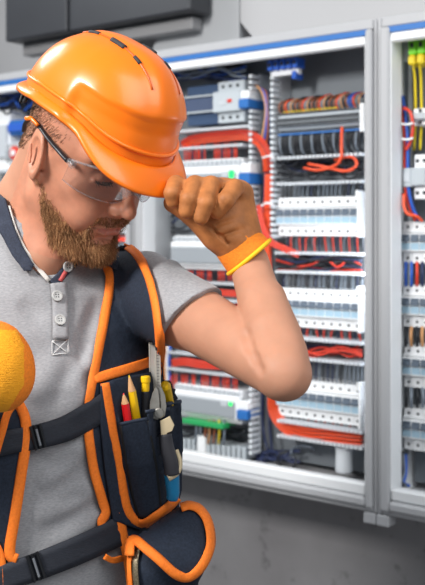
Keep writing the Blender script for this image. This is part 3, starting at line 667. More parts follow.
def cast(F, px, py, off=0.0):
    """points where lines of sight meet the surface of F raised by off (nearest miss where they pass by)"""
    px = np.atleast_1d(np.asarray(px, float)); py = np.atleast_1d(np.asarray(py, float)); off = np.broadcast_to(np.asarray(off, float), px.shape)
    d = np.stack(((px-CX)/FPX, np.ones_like(px), -(py-HY)/FPX), -1); t = np.full(px.shape, 1.0); best = np.full(px.shape, 9.0); bt = t.copy(); done = np.zeros(px.shape, bool)
    for _ in range(260):
        v = F.sample(CAMP+d*t[:, None])-off; v = np.where(t > F.lo[1]+F.n[1]*F.h-.02, 5, v)
        up_ = (v < best) & ~done; best = np.where(up_, v, best); bt = np.where(up_, t, bt); done |= v < 5e-4
        t = np.where(done, t, t+np.clip(v*.6, .0012, .03))
    return CAMP+d*bt[:, None]
# ------------------------------------------------------------------ the person: frames
AL, BE, RO = math.radians(40), math.radians(29), math.radians(3)
HO = np.array((-0.1815, 1.390, 1.6575))
HF = np.array((math.cos(AL)*math.cos(BE), -math.sin(AL)*math.cos(BE), -math.sin(BE)))
HL = np.array((math.sin(AL), math.cos(AL), 0)); HU = np.cross(HF, HL); HU, HL = HU*math.cos(RO)-HL*math.sin(RO), HL*math.cos(RO)+HU*math.sin(RO)
HM = np.stack((HF, HL, HU), 1)                                   # head axes as columns
def hw(x, y, z): return HO+HM@np.array((x, y, z), float)
def HMx(pts): return [tuple(hw(*p)) for p in pts]
A0 = np.array((-0.257, 1.43)); TY = math.radians(24)
FB = np.array((math.sin(TY), -math.cos(TY))); LB = np.array((math.cos(TY), math.sin(TY)))
def bw(l, f, z): p = A0+l*LB+f*FB; return np.array((p[0], p[1], z))
TZ = np.array([0.88, 0.98, 1.06, 1.16, 1.26, 1.34, 1.41, 1.46, 1.49, 1.53])
TA = np.array([.172, .166, .160, .160, .168, .175, .170, .135, .085, .05])
TF = np.array([.118, .116, .114, .116, .122, .122, .104, .078, .055, .03])
TB = np.array([.120, .112, .105, .108, .116, .122, .116, .090, .065, .03])
def torso_fn(inset):
    def fn(P):
        z = P[..., 2]; x = P[..., 0]-A0[0]; y = P[..., 1]-A0[1]; l = x*LB[0]+y*LB[1]; f = x*FB[0]+y*FB[1]
        a = np.interp(z, TZ, TA)-inset; b = np.where(f > 0, np.interp(z, TZ, TF), np.interp(z, TZ, TB))-inset
        p = 2.35; k = ((np.abs(l)/a)**p+(np.abs(f)/b)**p)**(1/p); r = np.sqrt(l*l+f*f)
        d = np.where(k > 1e-3, r*(1-1/np.maximum(k, 1e-3)), -b)*.9
        return np.maximum(d, np.maximum(z-1.53, .9-z))
    return fn
SHL = bw(.158, .03, 1.462); SHR = bw(-.165, .03, 1.455)
ELB = P3(281, 371, 1.185); WRI = P3(249, 262, 1.335)
EDIR = unit(ELB-SHL); FDIR = unit(WRI-ELB)
SHR_E = P3(-105, 405, 1.22); WR_R = P3(-38, 372, 1.19)
NB = bw(0, -.01, 1.475); NT = hw(-.014, 0, -.035)

M_skin = mat('skin', (184, 132, 106), 0.6, noise=(26, 0.07), bump=(420, 0.12, .001), sss=0.12, spec=.4)
M_face = mat('face skin', (192, 131, 104), 0.5, noise=(45, 0.13), bump=(500, 0.12, .001), sss=0.12, spec=.4)
M_lipm = mat('lip skin', (178, 112, 96), 0.42, sss=0.1)
# ------------------------------------------------------------------ the body: head, neck, chest, arms in one surface
B = Field((-0.62, 1.02, 1.26), (0.16, 1.62, 1.83), 0.0021)
def hell(c, r, k=.012, mode='u', F=None): (F or B).ell(hw(*c), r, k, mode, R=HM)
def hcap(a, b, ra, rb, k=.01, mode='u', F=None): (F or B).cap(hw(*a), hw(*b), ra, rb, k, mode)
hell((.004, 0, .045), (.092, .076, .088), .02)
hell((.035, 0, -.012), (.062, .064, .088), .02)
hell((.028, 0, .03), (.068, .07, .06), .02)
for s in (-1, 1):
    hcap((.012, s*.053, -.060), (.066, s*.022, -.104), .018, .018, .022)
    hcap((.012, s*.054, -.06), (.014, s*.060, .0), .017, .016, .02)
    hell((.058, s*.044, -.018), (.024, .022, .02), .02)
    hcap((.088, s*.012, .026), (.074, s*.052, .030), .011, .010, .014)
    hell((.074, s*.028, -.050), (.024, .024, .028), .02)
hell((.083, 0, -.100), (.019, .021, .019), .014)
hell((.086, 0, -.062), (.016, .028, .026), .014)
hell((.078, 0, .045), (.022, .05, .03), .02)
# nose
hcap((.094, 0, .018), (.119, 0, -.028), .0080, .0088, .010)
hell((.119, 0, -.032), (.0120, .0098, .0098), .006)
for s in (-1, 1):
    hell((.1065, s*.0115, -.036), (.0095, .0062, .0072), .006)
hcap((.103, 0, -.036), (.094, 0, -.05), .010, .007, .010)
for s in (-1, 1):
    hell((.111, s*.0065, -.0435), (.0055, .0033, .0040), .003, 's')
    hell((.1005, s*.034, .006), (.0175, .019, .013), .010, 's')
    hell((.0775, s*.032, .006), (.0130, .0130, .0125), .005)
    hcap((.091, s*.021, -.0015), (.086, s*.047, -.001), .0030, .0030, .004)
    hcap((.0965, s*.0235, .0015), (.0895, s*.0455, .002), .0008, .0008, .0015, 's')
    hcap((.1105, s*.0195, -.036), (.094, s*.030, -.068), .0012, .0012, .008, 's')
# lips
hcap((.1005, -.012, -.0630), (.1005, .012, -.0630), .0043, .0043, .005)
for s in (-1, 1): hcap((.1005, s*.010, -.0628), (.089, s*.024, -.067), .0042, .0026, .004)
hcap((.0985, -.010, -.0725), (.0985, .010, -.0725), .0050, .0050, .005)
for s in (-1, 1): hcap((.0985, s*.010, -.0732), (.088, s*.023, -.0685), .0048, .0026, .004)
for s in (-1, 1): hcap((.107, 0, -.0677), (.0925, s*.026, -.0682), .0014, .0012, .002, 's')
hcap((.096, -.014, -.084), (.096, .014, -.084), .004, .004, .008, 's')
# ears
for s in (-1, 1):
    t = np.array((-.25, 0, .97)); c = np.array((.008, s*.0745, -.004))
    import itertools
    er = HM @ np.array(((.90, s*.30, .30), (-s*.32, .95, 0), (-.285, -s*.096, .954))).T
    B.ell(hw(*(c+np.array((-.006, s*.006, .002)))), (.0215, .0075, .0365), .004, R=er)
    B.ell(hw(*(c+np.array((-.003, s*.013, .001)))), (.0145, .0075, .0240), .003, 's', R=er)
    B.cap(hw(*(c+np.array((.010, s*.004, -.010)))), hw(*(c+np.array((.008, s*.006, .004)))), .004, .003, .004)
    B.ell(hw(*(c+np.array((.008, s*.003, -.029)))), (.008, .005, .009), .005, R=HM)
    B.cap(hw(*(c+np.array((-.006, s*.012, -.012)))), hw(*(c+np.array((-.013, s*.013, .012)))), .0022, .0022, .003)
# neck
B.cap(NB, NT, .064, .056, .03)
B.cap(NB+np.array((0, 0, -.03)), bw(-.075, -.03, 1.455), .050, .030, .04)
B.cap(NB+np.array((0, 0, -.03)), bw(.075, -.03, 1.455), .050, .030, .04)
B.cap(bw(-.075, -.03, 1.455), SHR, .028, .040, .03); B.cap(bw(.075, -.02, 1.455), SHL, .028, .040, .03)
B.cap(hw(-.035, -.026, -.015), P3(10, 224, 1.46), .036, .040, .03)
B.cap(hw(-.004, -.046, -.05), bw(.012, .045, 1.47), .012, .009, .022)       # neck muscle
B.cap(bw(-.008, .035, 1.49), bw(-.08, .04, 1.465), .009, .008, .02)          # collar bone
B.cap(P3(26, 205, 1.43), P3(44, 256, 1.385), .030, .024, .03)
B.op(np.array((A0[0], A0[1], 1.4)), (.3, .3, .25), torso_fn(.012), .03)
# arms
B.cap(SHL, SHL+(ELB-SHL)*.35, .046, .044, .03); B.cap(SHL+(ELB-SHL)*.3, ELB, .0435, .0335, .02)
up = unit(np.cross(np.cross(EDIR, FDIR), EDIR))
B.cap(SHL+(ELB-SHL)*.35+up*.008, SHL+(ELB-SHL)*.75+up*.007, .034, .027, .02)
fm = ELB+(WRI-ELB)*.30; outd = unit(np.cross(FDIR, (0, 1, 0)))
if outd[0] < 0: outd = -outd
B.cap(ELB, fm, .0325, .0335, .004); B.cap(fm, ELB+(WRI-ELB)*.62, .0335, .0285, .004); B.cap(ELB+(WRI-ELB)*.6, WRI, .0285, .0265, .004)
B.cap(ELB+(WRI-ELB)*.12+outd*.008, ELB+(WRI-ELB)*.60+outd*.007, .0285, .0245, .012)
B.ell(ELB+unit(EDIR-FDIR*.6)*.016+outd*.002, (.018, .018, .018), .025)
B.cap(SHR, SHR_E, .048, .040, .03); B.cap(SHR_E, WR_R, .040, .03, .02)
for crease, rr in (([(246, 334), (249, 346), (254, 358), (260, 370)], .0022),):
    cp = cast(B, [p[0] for p in crease], [p[1] for p in crease])
    for a, b in zip(cp[:-1], cp[1:]): B.cap(a, b, rr, rr, .010, 's')
Vb, Qb = B.mesh(); Vb = relax(Vb, Qb, 1, .4)
person = empty('person', (A0[0], A0[1], 0), 'bearded person in grey polo shirt touching an orange hard hat, looking down', 'person')
fc = (Vb[Qb[:, 0]]+Vb[Qb[:, 2]])/2; hl = (fc-HO)@HM
mid = np.zeros(len(Qb), int)
mid[(hl[:, 0] > -.03) & (np.linalg.norm(hl, axis=1) < .19) & (hl[:, 2] > -.13)] = 1
lipz = (hl[:, 0] > .084) & (np.abs(hl[:, 1]) < .0265) & (((hl[:, 2] < -.0605) & (hl[:, 2] > -.0795)) & (hl[:, 0] < .12))
lipz &= (hl[:, 2]+.068 < .0060*(1-(np.abs(hl[:, 1])/.025)**2)) & (hl[:, 2]+.068 > -.0090*(1-(np.abs(hl[:, 1])/.025)**2))
mid[lipz] = 2
body = mesh_obj('body', Vb, Qb, [M_skin, M_face, M_lipm], person, mid)

# ------------------------------------------------------------------ hair: beard, moustache, sideburns, eyebrow, stubble above the ear
M_beard = mat('ginger beard hair', (142, 98, 64), 0.6, noise=(60, 0.35), spec=.25); M_beard2 = mat('light ginger hair', (188, 140, 96), 0.6, noise=(60, 0.3), spec=.25)
M_hair = mat('dark brown hair', (74, 52, 40), 0.65, noise=(60, .3), spec=.25)
rg = np.random.default_rng(5)
surf = body.data; pn = np.cross(Vb[Qb[:, 2]]-Vb[Qb[:, 0]], Vb[Qb[:, 3]]-Vb[Qb[:, 1]]); pn /= np.linalg.norm(pn, axis=1, keepdims=True)+1e-12
def beard_w(q):
    """density of the beard at head-local points, 0..1"""
    x, y, z = q[:, 0], np.abs(q[:, 1]), q[:, 2]
    top = np.interp(x, [-.005, .012, .022, .03, .05, .07, .085, .11], [-.02, -.008, -.030, -.044, -.062, -.077, -.086, -.088])
    lo = np.interp(x, [.0, .020, .032, .05, .1], [-.01, -.045, -.080, -.112, -.132])
    w = np.clip((top-z)/.020, 0, 1)*np.clip((z-lo)/.014, 0, 1)*np.clip((x-.016)/.012, 0, 1)
    mou = (x > .085) & (z > -.0615) & (z < -.047) & (y < .032) & (z < -.0475-.0*y)
    side = (x > .06) & (y > .022) & (y < .036) & (z < -.055) & (z > -.09)
    w = np.maximum(w, mou*.4); w = np.maximum(w, side*.18*(z < -.062))
    lip = (x > .08) & (y < .027) & (z < -.0608) & (z > -.0795)
    return np.where(lip, 0, w)*(q[:, 0] > -.01)*(np.linalg.norm(q, axis=1) < .165)*(np.abs(q[:, 1]) < .085)
def strands(name, cand, wgt, n, length, down, mats, parent, rad=.00042, spread=.35, curl=.25, segs=3):
    pr = wgt/wgt.sum(); ar = rg.choice(len(cand), n, p=pr); f = cand[ar]
    a = rg.random((n, 2)); base = (Vb[Qb[f, 0]]*(1-a[:, :1])+Vb[Qb[f, 1]]*a[:, :1])*(1-a[:, 1:])+(Vb[Qb[f, 3]]*(1-a[:, :1])+Vb[Qb[f, 2]]*a[:, :1])*a[:, 1:]
    nrm = pn[f]; ll = (length((base-HO)@HM) if callable(length) else length)*rg.uniform(.6, 1.15, n)
    dd = down((base-HO)@HM) if callable(down) else np.tile(down, (n, 1))
    dd = dd/np.linalg.norm(dd, axis=1, keepdims=True); d0 = nrm*.75+dd*.65+rg.normal(0, spread, (n, 3)); d0 /= np.linalg.norm(d0, axis=1, keepdims=True)
    d1 = dd+nrm*.15+rg.normal(0, curl, (n, 3)); d1 /= np.linalg.norm(d1, axis=1, keepdims=True)
    V = []; Fc = []; pts = [base-nrm*.0012]
    for k in range(1, segs+1):
        t = k/segs; d = d0*(1-t)+d1*t; pts.append(pts[-1]+d*(ll[:, None]/segs))
    side = np.cross(d0, nrm+.3); side /= np.linalg.norm(side, axis=1, keepdims=True)+1e-9; s2 = np.cross(d0, side)
    rows = []
    for k, p in enumerate(pts):
        r = rad*(1-.75*k/segs)
        for w in range(3): c, s_ = math.cos(2.0944*w), math.sin(2.0944*w); rows.append(p+r*(side*c+s2*s_))
    V = np.stack(rows, 1).reshape(-1, 3); K = 3*(segs+1); o = np.arange(n)[:, None]*K
    for k in range(segs):
        for w in range(3): Fc.append(o+np.array([[k*3+w, k*3+(w+1) % 3, k*3+3+(w+1) % 3, k*3+3+w]]))
    Fm = np.stack(Fc, 1).reshape(-1, 4); mi = np.repeat(rg.integers(0, len(mats), n), segs*3)
    return mesh_obj(name, V, Fm, mats, parent, mi)
bwgt = beard_w(hl); cand = np.where(bwgt > .02)[0]
def blen(q): return np.clip(.0055+.008*np.clip((-.065-q[:, 2])/.04, 0, 1)+.004*np.clip(q[:, 0]/.08, 0, 1), .005, .026)*np.where((q[:, 0] > .088) & (q[:, 2] > -.066), .55, 1)
def bdown(q):
    base = np.tile(np.array((0, 0, -1.0)), (len(q), 1))+np.outer(np.clip(q[:, 0]/.08, 0, 1.2), HF*.45+np.array((0, 0, .0)))-np.outer(np.ones(len(q)), HU*.35); return base
strands('beard', cand, bwgt[cand], 10500, blen, bdown, [M_beard, M_beard2, M_beard], person, rad=.00042, spread=.3, curl=.28)
hwgt = np.where((hl[:, 0] < .052) & (hl[:, 0] > -.115) & (np.abs(hl[:, 1]) > .03) & (hl[:, 2] > np.interp(hl[:, 0], [-.11, -.04, -.022, .012, .026, .034, .052], [-.02, -.015, .032, .034, .012, .024, .046])) & (hl[:, 2] < .085) & (np.linalg.norm(hl, axis=1) < .14), 1.0, 0.0)
hwgt *= np.where((np.abs(hl[:, 1]) > .084), 0, 1); hwgt += np.where((hl[:, 0] < -.05) & (hl[:, 2] > -.02) & (hl[:, 2] < .09) & (np.linalg.norm(hl, axis=1) < .15), 1.0, 0)
cand = np.where(hwgt > 0)[0]
strands('hair', cand, hwgt[cand], 13000, .007, lambda q: np.tile(-HU*.8-HF*.5, (len(q), 1)), [M_hair, M_hair, M_beard], person, rad=.00035, spread=.2, curl=.15, segs=2)
ewgt = np.where((hl[:, 0] > .06) & (hl[:, 0] < .11) & (np.abs(np.abs(hl[:, 1])-.034) < .021) & (np.abs(hl[:, 2]-.0265+.10*(np.abs(hl[:, 1])-.034)) < .0042), 1.0, 0.0); cand = np.where(ewgt > 0)[0]
for s in (-1, 1):
    c2 = cand[hl[cand, 1]*s > 0]; strands('eyebrow', c2, ewgt[c2], 420, .008, lambda q: np.stack([HL*s_*1.0-HF*.3 for s_ in np.sign(q[:, 1])]), [M_hair, M_beard], person, rad=.0004, spread=.15, curl=.1, segs=2)
    b = MB(); b.tube([hw(.0935, s*.0205, -.0005), hw(.0935, s*.028, -.0035), hw(.0915, s*.036, -.0038), hw(.0875, s*.044, -.0022), hw(.0845, s*.0485, .0005)], .0011, M_hair, n=6); b.build('eyelid_line', person, smooth=True, world=True)
    c3 = np.where((hl[:, 0] > .075) & (np.abs(hl[:, 1]-s*.0345) < .0125) & (np.abs(hl[:, 2]-.0002) < .0016))[0]
    c3 = c3[hl[c3, 0] < .11]
    if len(c3): strands('eyelashes', c3, np.ones(len(c3)), 90, .0085, np.array(HF*.6-HU*.5), [M_hair], person, rad=.00035, spread=.1, curl=.08, segs=2)

# ------------------------------------------------------------------ the polo shirt
M_shirt = mat('heather grey jersey', (150, 150, 153), 0.85, noise=((220, 220, 700), 0.16), bump=((500, 500, 900), 0.25, .001), sheen=.2, spec=.2)
SF = Field((-0.66, 1.02, 0.88), (0.10, 1.66, 1.60), 0.0032)
SF.op(np.array((A0[0], A0[1], 1.2)), (.3, .3, .36), torso_fn(0), .02)
SF.cap(bw(-.07, -.03, 1.462), SHR, .036, .052, .04); SF.cap(bw(.07, -.025, 1.462), SHL, .036, .052, .04)
HEM = SHL+(ELB-SHL)*.40; HN = unit((.6, -.38, -.72))
def sleeve_fn(P):
    a = SHL.astype(np.float32); ab = (HEM+EDIR*.07-SHL).astype(np.float32); q = P-a; t = np.clip(q@ab/(ab@ab), 0, 1); e = q-t[..., None]*ab
    return np.maximum(np.sqrt((e*e).sum(-1))-(.0545-.0025*t), (P-HEM.astype(np.float32))@HN.astype(np.float32))
SF.op((SHL+HEM+EDIR*.07)/2, np.abs(HEM+EDIR*.07-SHL)/2+.06, sleeve_fn, .012); SF.cap(SHR, SHR+(SHR_E-SHR)*.5, .0555, .054, .035)
# folds
def fold(a, b, r, dep, k=.02):
    a, b = np.array(a), np.array(b); ab = b-a; L2 = ab@ab
    def fn(P):
        q = P-a; t = np.clip(q@ab/L2, 0, 1); e = np.linalg.norm(q-t[..., None]*ab, axis=-1); return -2.6*dep*np.exp(-(e/r)**2)*np.sin(np.pi*np.clip(t, .02, .98))
    SF.op((a+b)/2, np.abs(ab)/2+r*2.5, fn, k, 'add')
FO = [((36, 488), (98, 428), .012, .007), ((30, 520), (102, 482), .013, .007), ((45, 474), (80, 452), .008, -.005), ((48, 548), (108, 508), .012, .007), ((58, 424), (94, 380), .012, .006), ((78, 352), (102, 296), .012, -.005), ((28, 404), (62, 352), .016, .004), ((35, 566), (100, 548), .012, .005),
      ((66, 400), (98, 345), .010, .005), ((40, 455), (70, 420), .012, .005), ((18, 300), (46, 320), .012, -.003), ((80, 340), (88, 400), .009, -.004), ((55, 505), (88, 492), .007, -.004),
      ((168, 336), (196, 280), .010, .007), ((160, 326), (166, 270), .010, .007), ((180, 338), (210, 300), .008, -.005), ((150, 286), (178, 260), .010, .006), ((176, 330), (204, 292), .006, .004), ((138, 250), (156, 268), .007, -.005), ((190, 334), (216, 306), .006, .004)]
for a, b, r, d in FO:
    q = cast(SF, [a[0], b[0]], [a[1], b[1]]); fold(q[0], q[1], r, d)
NV = P3(48, 281, 1.335)
SF.cap(NB+np.array((0, 0, -.02)), P3(46, 218, 1.43), .078, .066, .03)
SF.cap(P3(52, 222, 1.43), NV+np.array((0, -.01, .004)), .064, .004, .006, 's')
SF.cap(P3(52, 222, 1.43), NT, .066, .085, .006, 's')
Vs, Qs = SF.mesh(); Vs = relax(Vs, Qs, 2, .4)
shirt = mesh_obj('polo_shirt', Vs, Qs, M_shirt, person)
def drape(name, F, poly, mats, parent, off=.004, thick=.004, step=3.0, smooth_n=0, bulge=None, closed=True):
    """a sheet of cloth cut to an outline and laid on F"""
    P = np.array([p[:2] for p in (catmull(poly, smooth_n, True) if smooth_n else poly)], float)
    bd = []
    for i in range(len(P)):
        a, b = P[i], P[(i+1) % len(P)]; n = max(1, int(np.linalg.norm(b-a)/step))
        for k in range(n): bd.append(a+(b-a)*k/n)
    bd = np.array(bd); lo, hi = bd.min(0), bd.max(0); gx, gy = np.meshgrid(np.arange(lo[0], hi[0], step), np.arange(lo[1], hi[1], step)); G = np.stack((gx.ravel(), gy.ravel()), 1)
    ins = np.zeros(len(G), bool); x, y = G[:, 0], G[:, 1]; dm = np.full(len(G), 99.0)
    for i in range(len(bd)):
        a, b = bd[i], bd[(i+1) % len(bd)]
        c = ((a[1] > y) != (b[1] > y)); xi = (b[0]-a[0])*(y-a[1])/((b[1]-a[1]) or 1e-9)+a[0]; ins ^= c & (x < xi); dm = np.minimum(dm, np.hypot(x-a[0], y-a[1]))
    G = G[ins & (dm > step*.6)]; allp = np.concatenate((bd, G)) if len(G) else bd
    r = delaunay_2d_cdt([Vector(p) for p in allp], [], [list(range(len(bd)))], 1, 1e-6)
    p2 = np.array([v[:] for v in r[0]]); fs = [list(f) for f in r[2]]
    o = off+(bulge(p2[:, 0], p2[:, 1]) if bulge else 0)
    V = cast(F, p2[:, 0], p2[:, 1], o); return sheet(name, V, fs, mats, parent, thick)
def sheet(name, V, fs, mats, parent, thick):
    me = bpy.data.meshes.new(name); me.from_pydata([tuple(v) for v in V], [], fs)
    bm = bmesh.new(); bm.from_mesh(me); bmesh.ops.recalc_face_normals(bm, faces=bm.faces[:]); bm.to_mesh(me); bm.free()
    nn = sum(((CAMP-np.array(p.center[:]))@np.array(p.normal[:]))*p.area for p in me.polygons)
    if nn < 0: me.flip_normals()
    for m in (mats if isinstance(mats, list) else [mats]): me.materials.append(m)
    me.polygons.foreach_set('use_smooth', [True]*len(me.polygons))
    ob = bpy.data.objects.new(name, me); COL.objects.link(ob)
    if parent is not None: ob.parent = parent; ob.matrix_parent_inverse = parent.matrix_world.inverted()
    md = ob.modifiers.new('thickness', 'SOLIDIFY'); md.thickness = thick; md.offset = 1
    return ob
def ribbon(name, F, line, width, mats, parent, off=.006, thick=.003, smooth=5, cols=4, crown=.0):
    """a band of webbing or binding along a line, width in photo pixels (one number or two)"""
    C = np.array([p[:2] for p in catmull([(*p, 0) for p in line], smooth)], float); n = len(C)
    T = np.gradient(C, axis=0); T /= np.linalg.norm(T, axis=1, keepdims=True)+1e-9; N = np.stack((-T[:, 1], T[:, 0]), 1)
    wv = np.linspace(width[0], width[1], n) if isinstance(width, (tuple, list)) else np.full(n, float(width))
    us = np.linspace(-.5, .5, cols+1); P = C[:, None, :]+N[:, None, :]*(us[None, :, None]*wv[:, None, None])
    o = off+crown*(1-(2*us)**2); V = cast(F, P[..., 0].ravel(), P[..., 1].ravel(), np.tile(o, n))
    k = cols+1; fs = [[i*k+j, i*k+j+1, (i+1)*k+j+1, (i+1)*k+j] for i in range(n-1) for j in range(cols)]
    return sheet(name, V, fs, mats, parent, thick)
# collar, placket, buttons
M_navy = mat('dark navy cordura', (34, 42, 56), 0.8, noise=((300, 300, 300), 0.25), bump=((900, 900, 900), 0.3, .001), spec=.3)
M_denim = mat('dark denim collar', (44, 50, 66), 0.85, noise=((400, 400, 400), 0.3), bump=(700, .2))
M_tape = mat('white neck tape', (216, 212, 206), 0.8)
M_btn = mat('pale grey button', (176, 176, 174), 0.35)
M_thr = mat('pale thread', (198, 198, 198), 0.8)
def strip3(name, inner, outer, m, parent, thick=.0035, n=6):
    a = np.array(catmull(inner, n)); b = np.array(catmull(outer, n)); k = 5; V = []
    for i in range(len(a)):
        for j in range(k): t = j/(k-1); V.append(a[i]*(1-t)+b[i]*t)
    fs = [[i*k+j, i*k+j+1, (i+1)*k+j+1, (i+1)*k+j] for i in range(len(a)-1) for j in range(k-1)]
    return sheet(name, np.array(V), fs, m, parent, thick)
nk = [(-14, 184), (8, 203), (15, 228), (23, 248), (34, 266), (48, 281)]
inn = [P3(84, 232, 1.49), bw(.035, -.085, 1.565), bw(-.045, -.08, 1.565), cast(SF, -12, 188, .006)[0]]
out = [P3(98, 246, 1.51), bw(.045, -.105, 1.535), bw(-.055, -.105, 1.535), cast(SF, -24, 205, .006)[0]]
strip3('collar', [tuple(p) for p in inn], [tuple(p) for p in out], M_denim, person)
drape('collar_leaf', SF, [(-16, 182), (6, 199), (14, 226), (23, 247), (34, 265), (31, 271), (24, 271), (13, 256), (3, 236), (-14, 216)], M_denim, person, off=.006, thick=.003, step=2.5)
ribbon('neck_tape', SF, [(9, 206), (16, 230), (25, 249), (36, 266), (49, 281)], (2.5, 4), M_tape, person, off=.003, thick=.002)
drape('collar_tip', SF, [(96, 254), (110, 254), (119, 262), (117, 270), (108, 266), (98, 262)], M_denim, person, off=.012, thick=.003, step=2.5)
ribbon('placket_lining', SF, [(74, 262), (66, 270), (58, 279), (52, 284)], 9, M_denim, person, off=.003, thick=.002)
ribbon('neck_label', SF, [(66, 271), (60, 281)], 4, mat('red and white label', (200, 90, 88), .7), person, off=.006, thick=.001, smooth=3, cols=1)
ribbon('placket', SF, [(58, 283), (60, 300), (60.5, 320), (60.5, 339)], 16, M_shirt, person, off=.0035, thick=.0025)
for a, b in [((52, 341), (68, 339)), ((52, 355), (68, 353)), ((52, 341), (52, 355)), ((68, 339), (68, 353)), ((52, 341), (68, 353)), ((68, 339), (52, 355))]:
    ribbon('stitching', SF, [a, ((a[0]+b[0])/2, (a[1]+b[1])/2), b], 1.0, M_thr, person, off=.0012, thick=.0008, smooth=3, cols=1)
for px, py in [(68, 266.5), (57, 296), (60, 320)]:
    p = cast(SF, px, py, .0075)[0]; nn = -unit(SF.grad(p[None])[0]); nn = -nn
    b = MB(); b.lathe([(.0074, -.001), (.0078, .0008), (.0074, .0022), (.0055, .0024), (.005, .0014), (.0008, .0014)], M_btn, 22, p, nn)
    t = np.cross(nn, (0, 0, 1)); t = unit(t); v = np.cross(nn, t)
    for sx in (-1, 1):
        for sy in (-1, 1): b.lathe([(.0009, .0013), (.0009, .0017)], M_dark, 8, p+t*sx*.0017+v*sy*.0017, nn)
    b.build('button', person, world=True)
# sleeve hem
hn_ = [HEM+(np.cos(a)*unit(np.cross(EDIR, (0, 0, 1)))+np.sin(a)*np.cross(unit(np.cross(EDIR, (0, 0, 1))), EDIR))*.0572 for a in np.linspace(0, 2*np.pi, 29)[:-1]]
# trousers and shoes, below the frame
TR = Field((-0.55, 1.15, -0.005), (0.08, 1.72, 1.0), 0.008)
TR.ell(bw(0, 0, .92), (.165, .118, .13), .03, R=np.stack(((*LB, 0), (*FB, 0), (0, 0, 1)), 1))
for s in (-1, 1):
    TR.cap(bw(s*.085, 0, .86), bw(s*.10, .01, .48), .085, .06, .03); TR.cap(bw(s*.10, .01, .48), bw(s*.11, -.02, .08), .06, .05, .03)
Vt, Qt = TR.mesh(); mesh_obj('trousers', Vt, Qt, mat('dark work trousers', (48, 52, 62), .8), person)
for s in (-1, 1):
    SH = Field((-0.62, 1.1, -.001), (0.14, 1.72, .16), .006); SH.ell(bw(s*.115, .06, .04), (.048, .135, .045), .02, R=np.stack(((*LB, 0), (*FB, 0), (0, 0, 1)), 1)); SH.cap(bw(s*.11, -.02, .05), bw(s*.11, -.02, .11), .05, .05, .02)
    SH.F[:, :, :2] = np.maximum(SH.F[:, :, :2], .003); v_, q_ = SH.mesh(); mesh_obj('shoe', v_, q_, mat('black shoe leather', (30, 30, 32), .5), person)

# ------------------------------------------------------------------ gloves
M_leath = mat('tan brown glove leather', (172, 108, 60), 0.6, noise=(55, 0.22), bump=(160, 0.35, .002), spec=.35)
M_knit = mat('orange knit', (246, 132, 28), 0.85, noise=((350, 350, 350), 0.15), bump=((500, 500, 500), 0.5, .002))
M_knity = mat('yellow orange knit', (253, 166, 24), 0.85, noise=((300, 300, 900), 0.08), bump=((160, 160, 900), 0.8, .002))
M_ytrim = mat('yellow binding', (250, 190, 20), 0.7)
GF = Field((-0.10, 1.16, 1.44), (0.12, 1.46, 1.66), 0.0017)
wc = P3(243, 256, 1.33)
GF.cap(P3(236, 240, 1.33), P3(210, 205, 1.325), .027, .026, .02); GF.cap(P3(243, 234, 1.335), P3(240, 195, 1.333), .023, .0180, .02); GF.cap(P3(233, 240, 1.325), P3(225, 196, 1.335), .025, .02, .02)
GF.cap(P3(215, 232, 1.318), P3(190, 208, 1.315), .021, .018, .018); GF.cap(P3(191, 208, 1.312), P3(173, 203, 1.305), .0165, .0125, .012)      # thumb below the peak
for mcp, pip, dip, tip, r in [((193, 196, 1.342), (176, 184.5, 1.298), (172.5, 193, 1.277), (173.5, 201, 1.280), .0120), ((207, 190, 1.343), (195, 185, 1.292), (189, 199, 1.268), (186.5, 211, 1.270), .0126),
                              ((225, 189, 1.345), (211, 185.5, 1.294), (205.5, 203, 1.268), (201, 217, 1.270), .0126), ((243, 193, 1.345), (234.5, 188, 1.302), (226, 200, 1.276), (217.5, 212, 1.280), .0120)]:
    GF.cap(P3(*mcp), P3(*pip), r*1.05, r, .008); GF.cap(P3(*pip), P3(*dip), r*1.02, r*.95, .0015); GF.cap(P3(*dip), P3(*tip), r*.95, r*.82, .0015)
for a, b in [((217, 225), (248, 214)), ((222, 236), (252, 226)), ((205, 222), (228, 243)), ((236, 206), (246, 235))]:
    GF.cap(P3(*a, 1.297), P3(*b, 1.300), .0012, .0012, .006, 's')
Vg, Qg = GF.mesh(); glove = mesh_obj('work_glove', relax(Vg, Qg, 1, .4), Qg, M_leath, person); glove['label'] = 'tan leather glove pinching the hat peak'
# cuff: a tapered sleeve of knit around the wrist
ca = P3(233, 240, 1.328); cb = P3(249.5, 256, 1.318); ax = unit(P3(247, 262, 1.325)-P3(234, 238, 1.325)); n1 = unit(P3(269, 238, 1.33)-P3(229, 271, 1.33)); n2 = unit(np.cross(n1, ax))
b = MB(); vs = []; K = 28; rings = [(0.0, .031, .026), (.3, .0325, .030), (.6, .0335, .032), (.85, .0345, .033), (1, .035, .0335), (1.0, .031, .029), (.6, .029, .027)]
cc0, cc1 = P3(232, 237, 1.328), P3(249, 257, 1.328)
for t, ra, rb in rings:
    for k in range(K): w = 2*math.pi*k/K; vs.append(cc0+(cc1-cc0)*t+n1*ra*math.cos(w)+n2*rb*math.sin(w))
b.add(vs, [(i*K+k, i*K+(k+1) % K, (i+1)*K+(k+1) % K, (i+1)*K+k) for i in range(len(rings)-1) for k in range(K)], M_knit)
cuff = b.build('cuff', glove, smooth=True, world=True)
b = MB(); b.tube([cc1+n1*.0352*math.cos(w)+n2*.0335*math.sin(w) for w in np.linspace(0, 2*np.pi, 29)[:-1]], .0030, M_ytrim, n=8, smooth=2, closed=True); b.build('cuff_binding', glove, smooth=True, world=True)
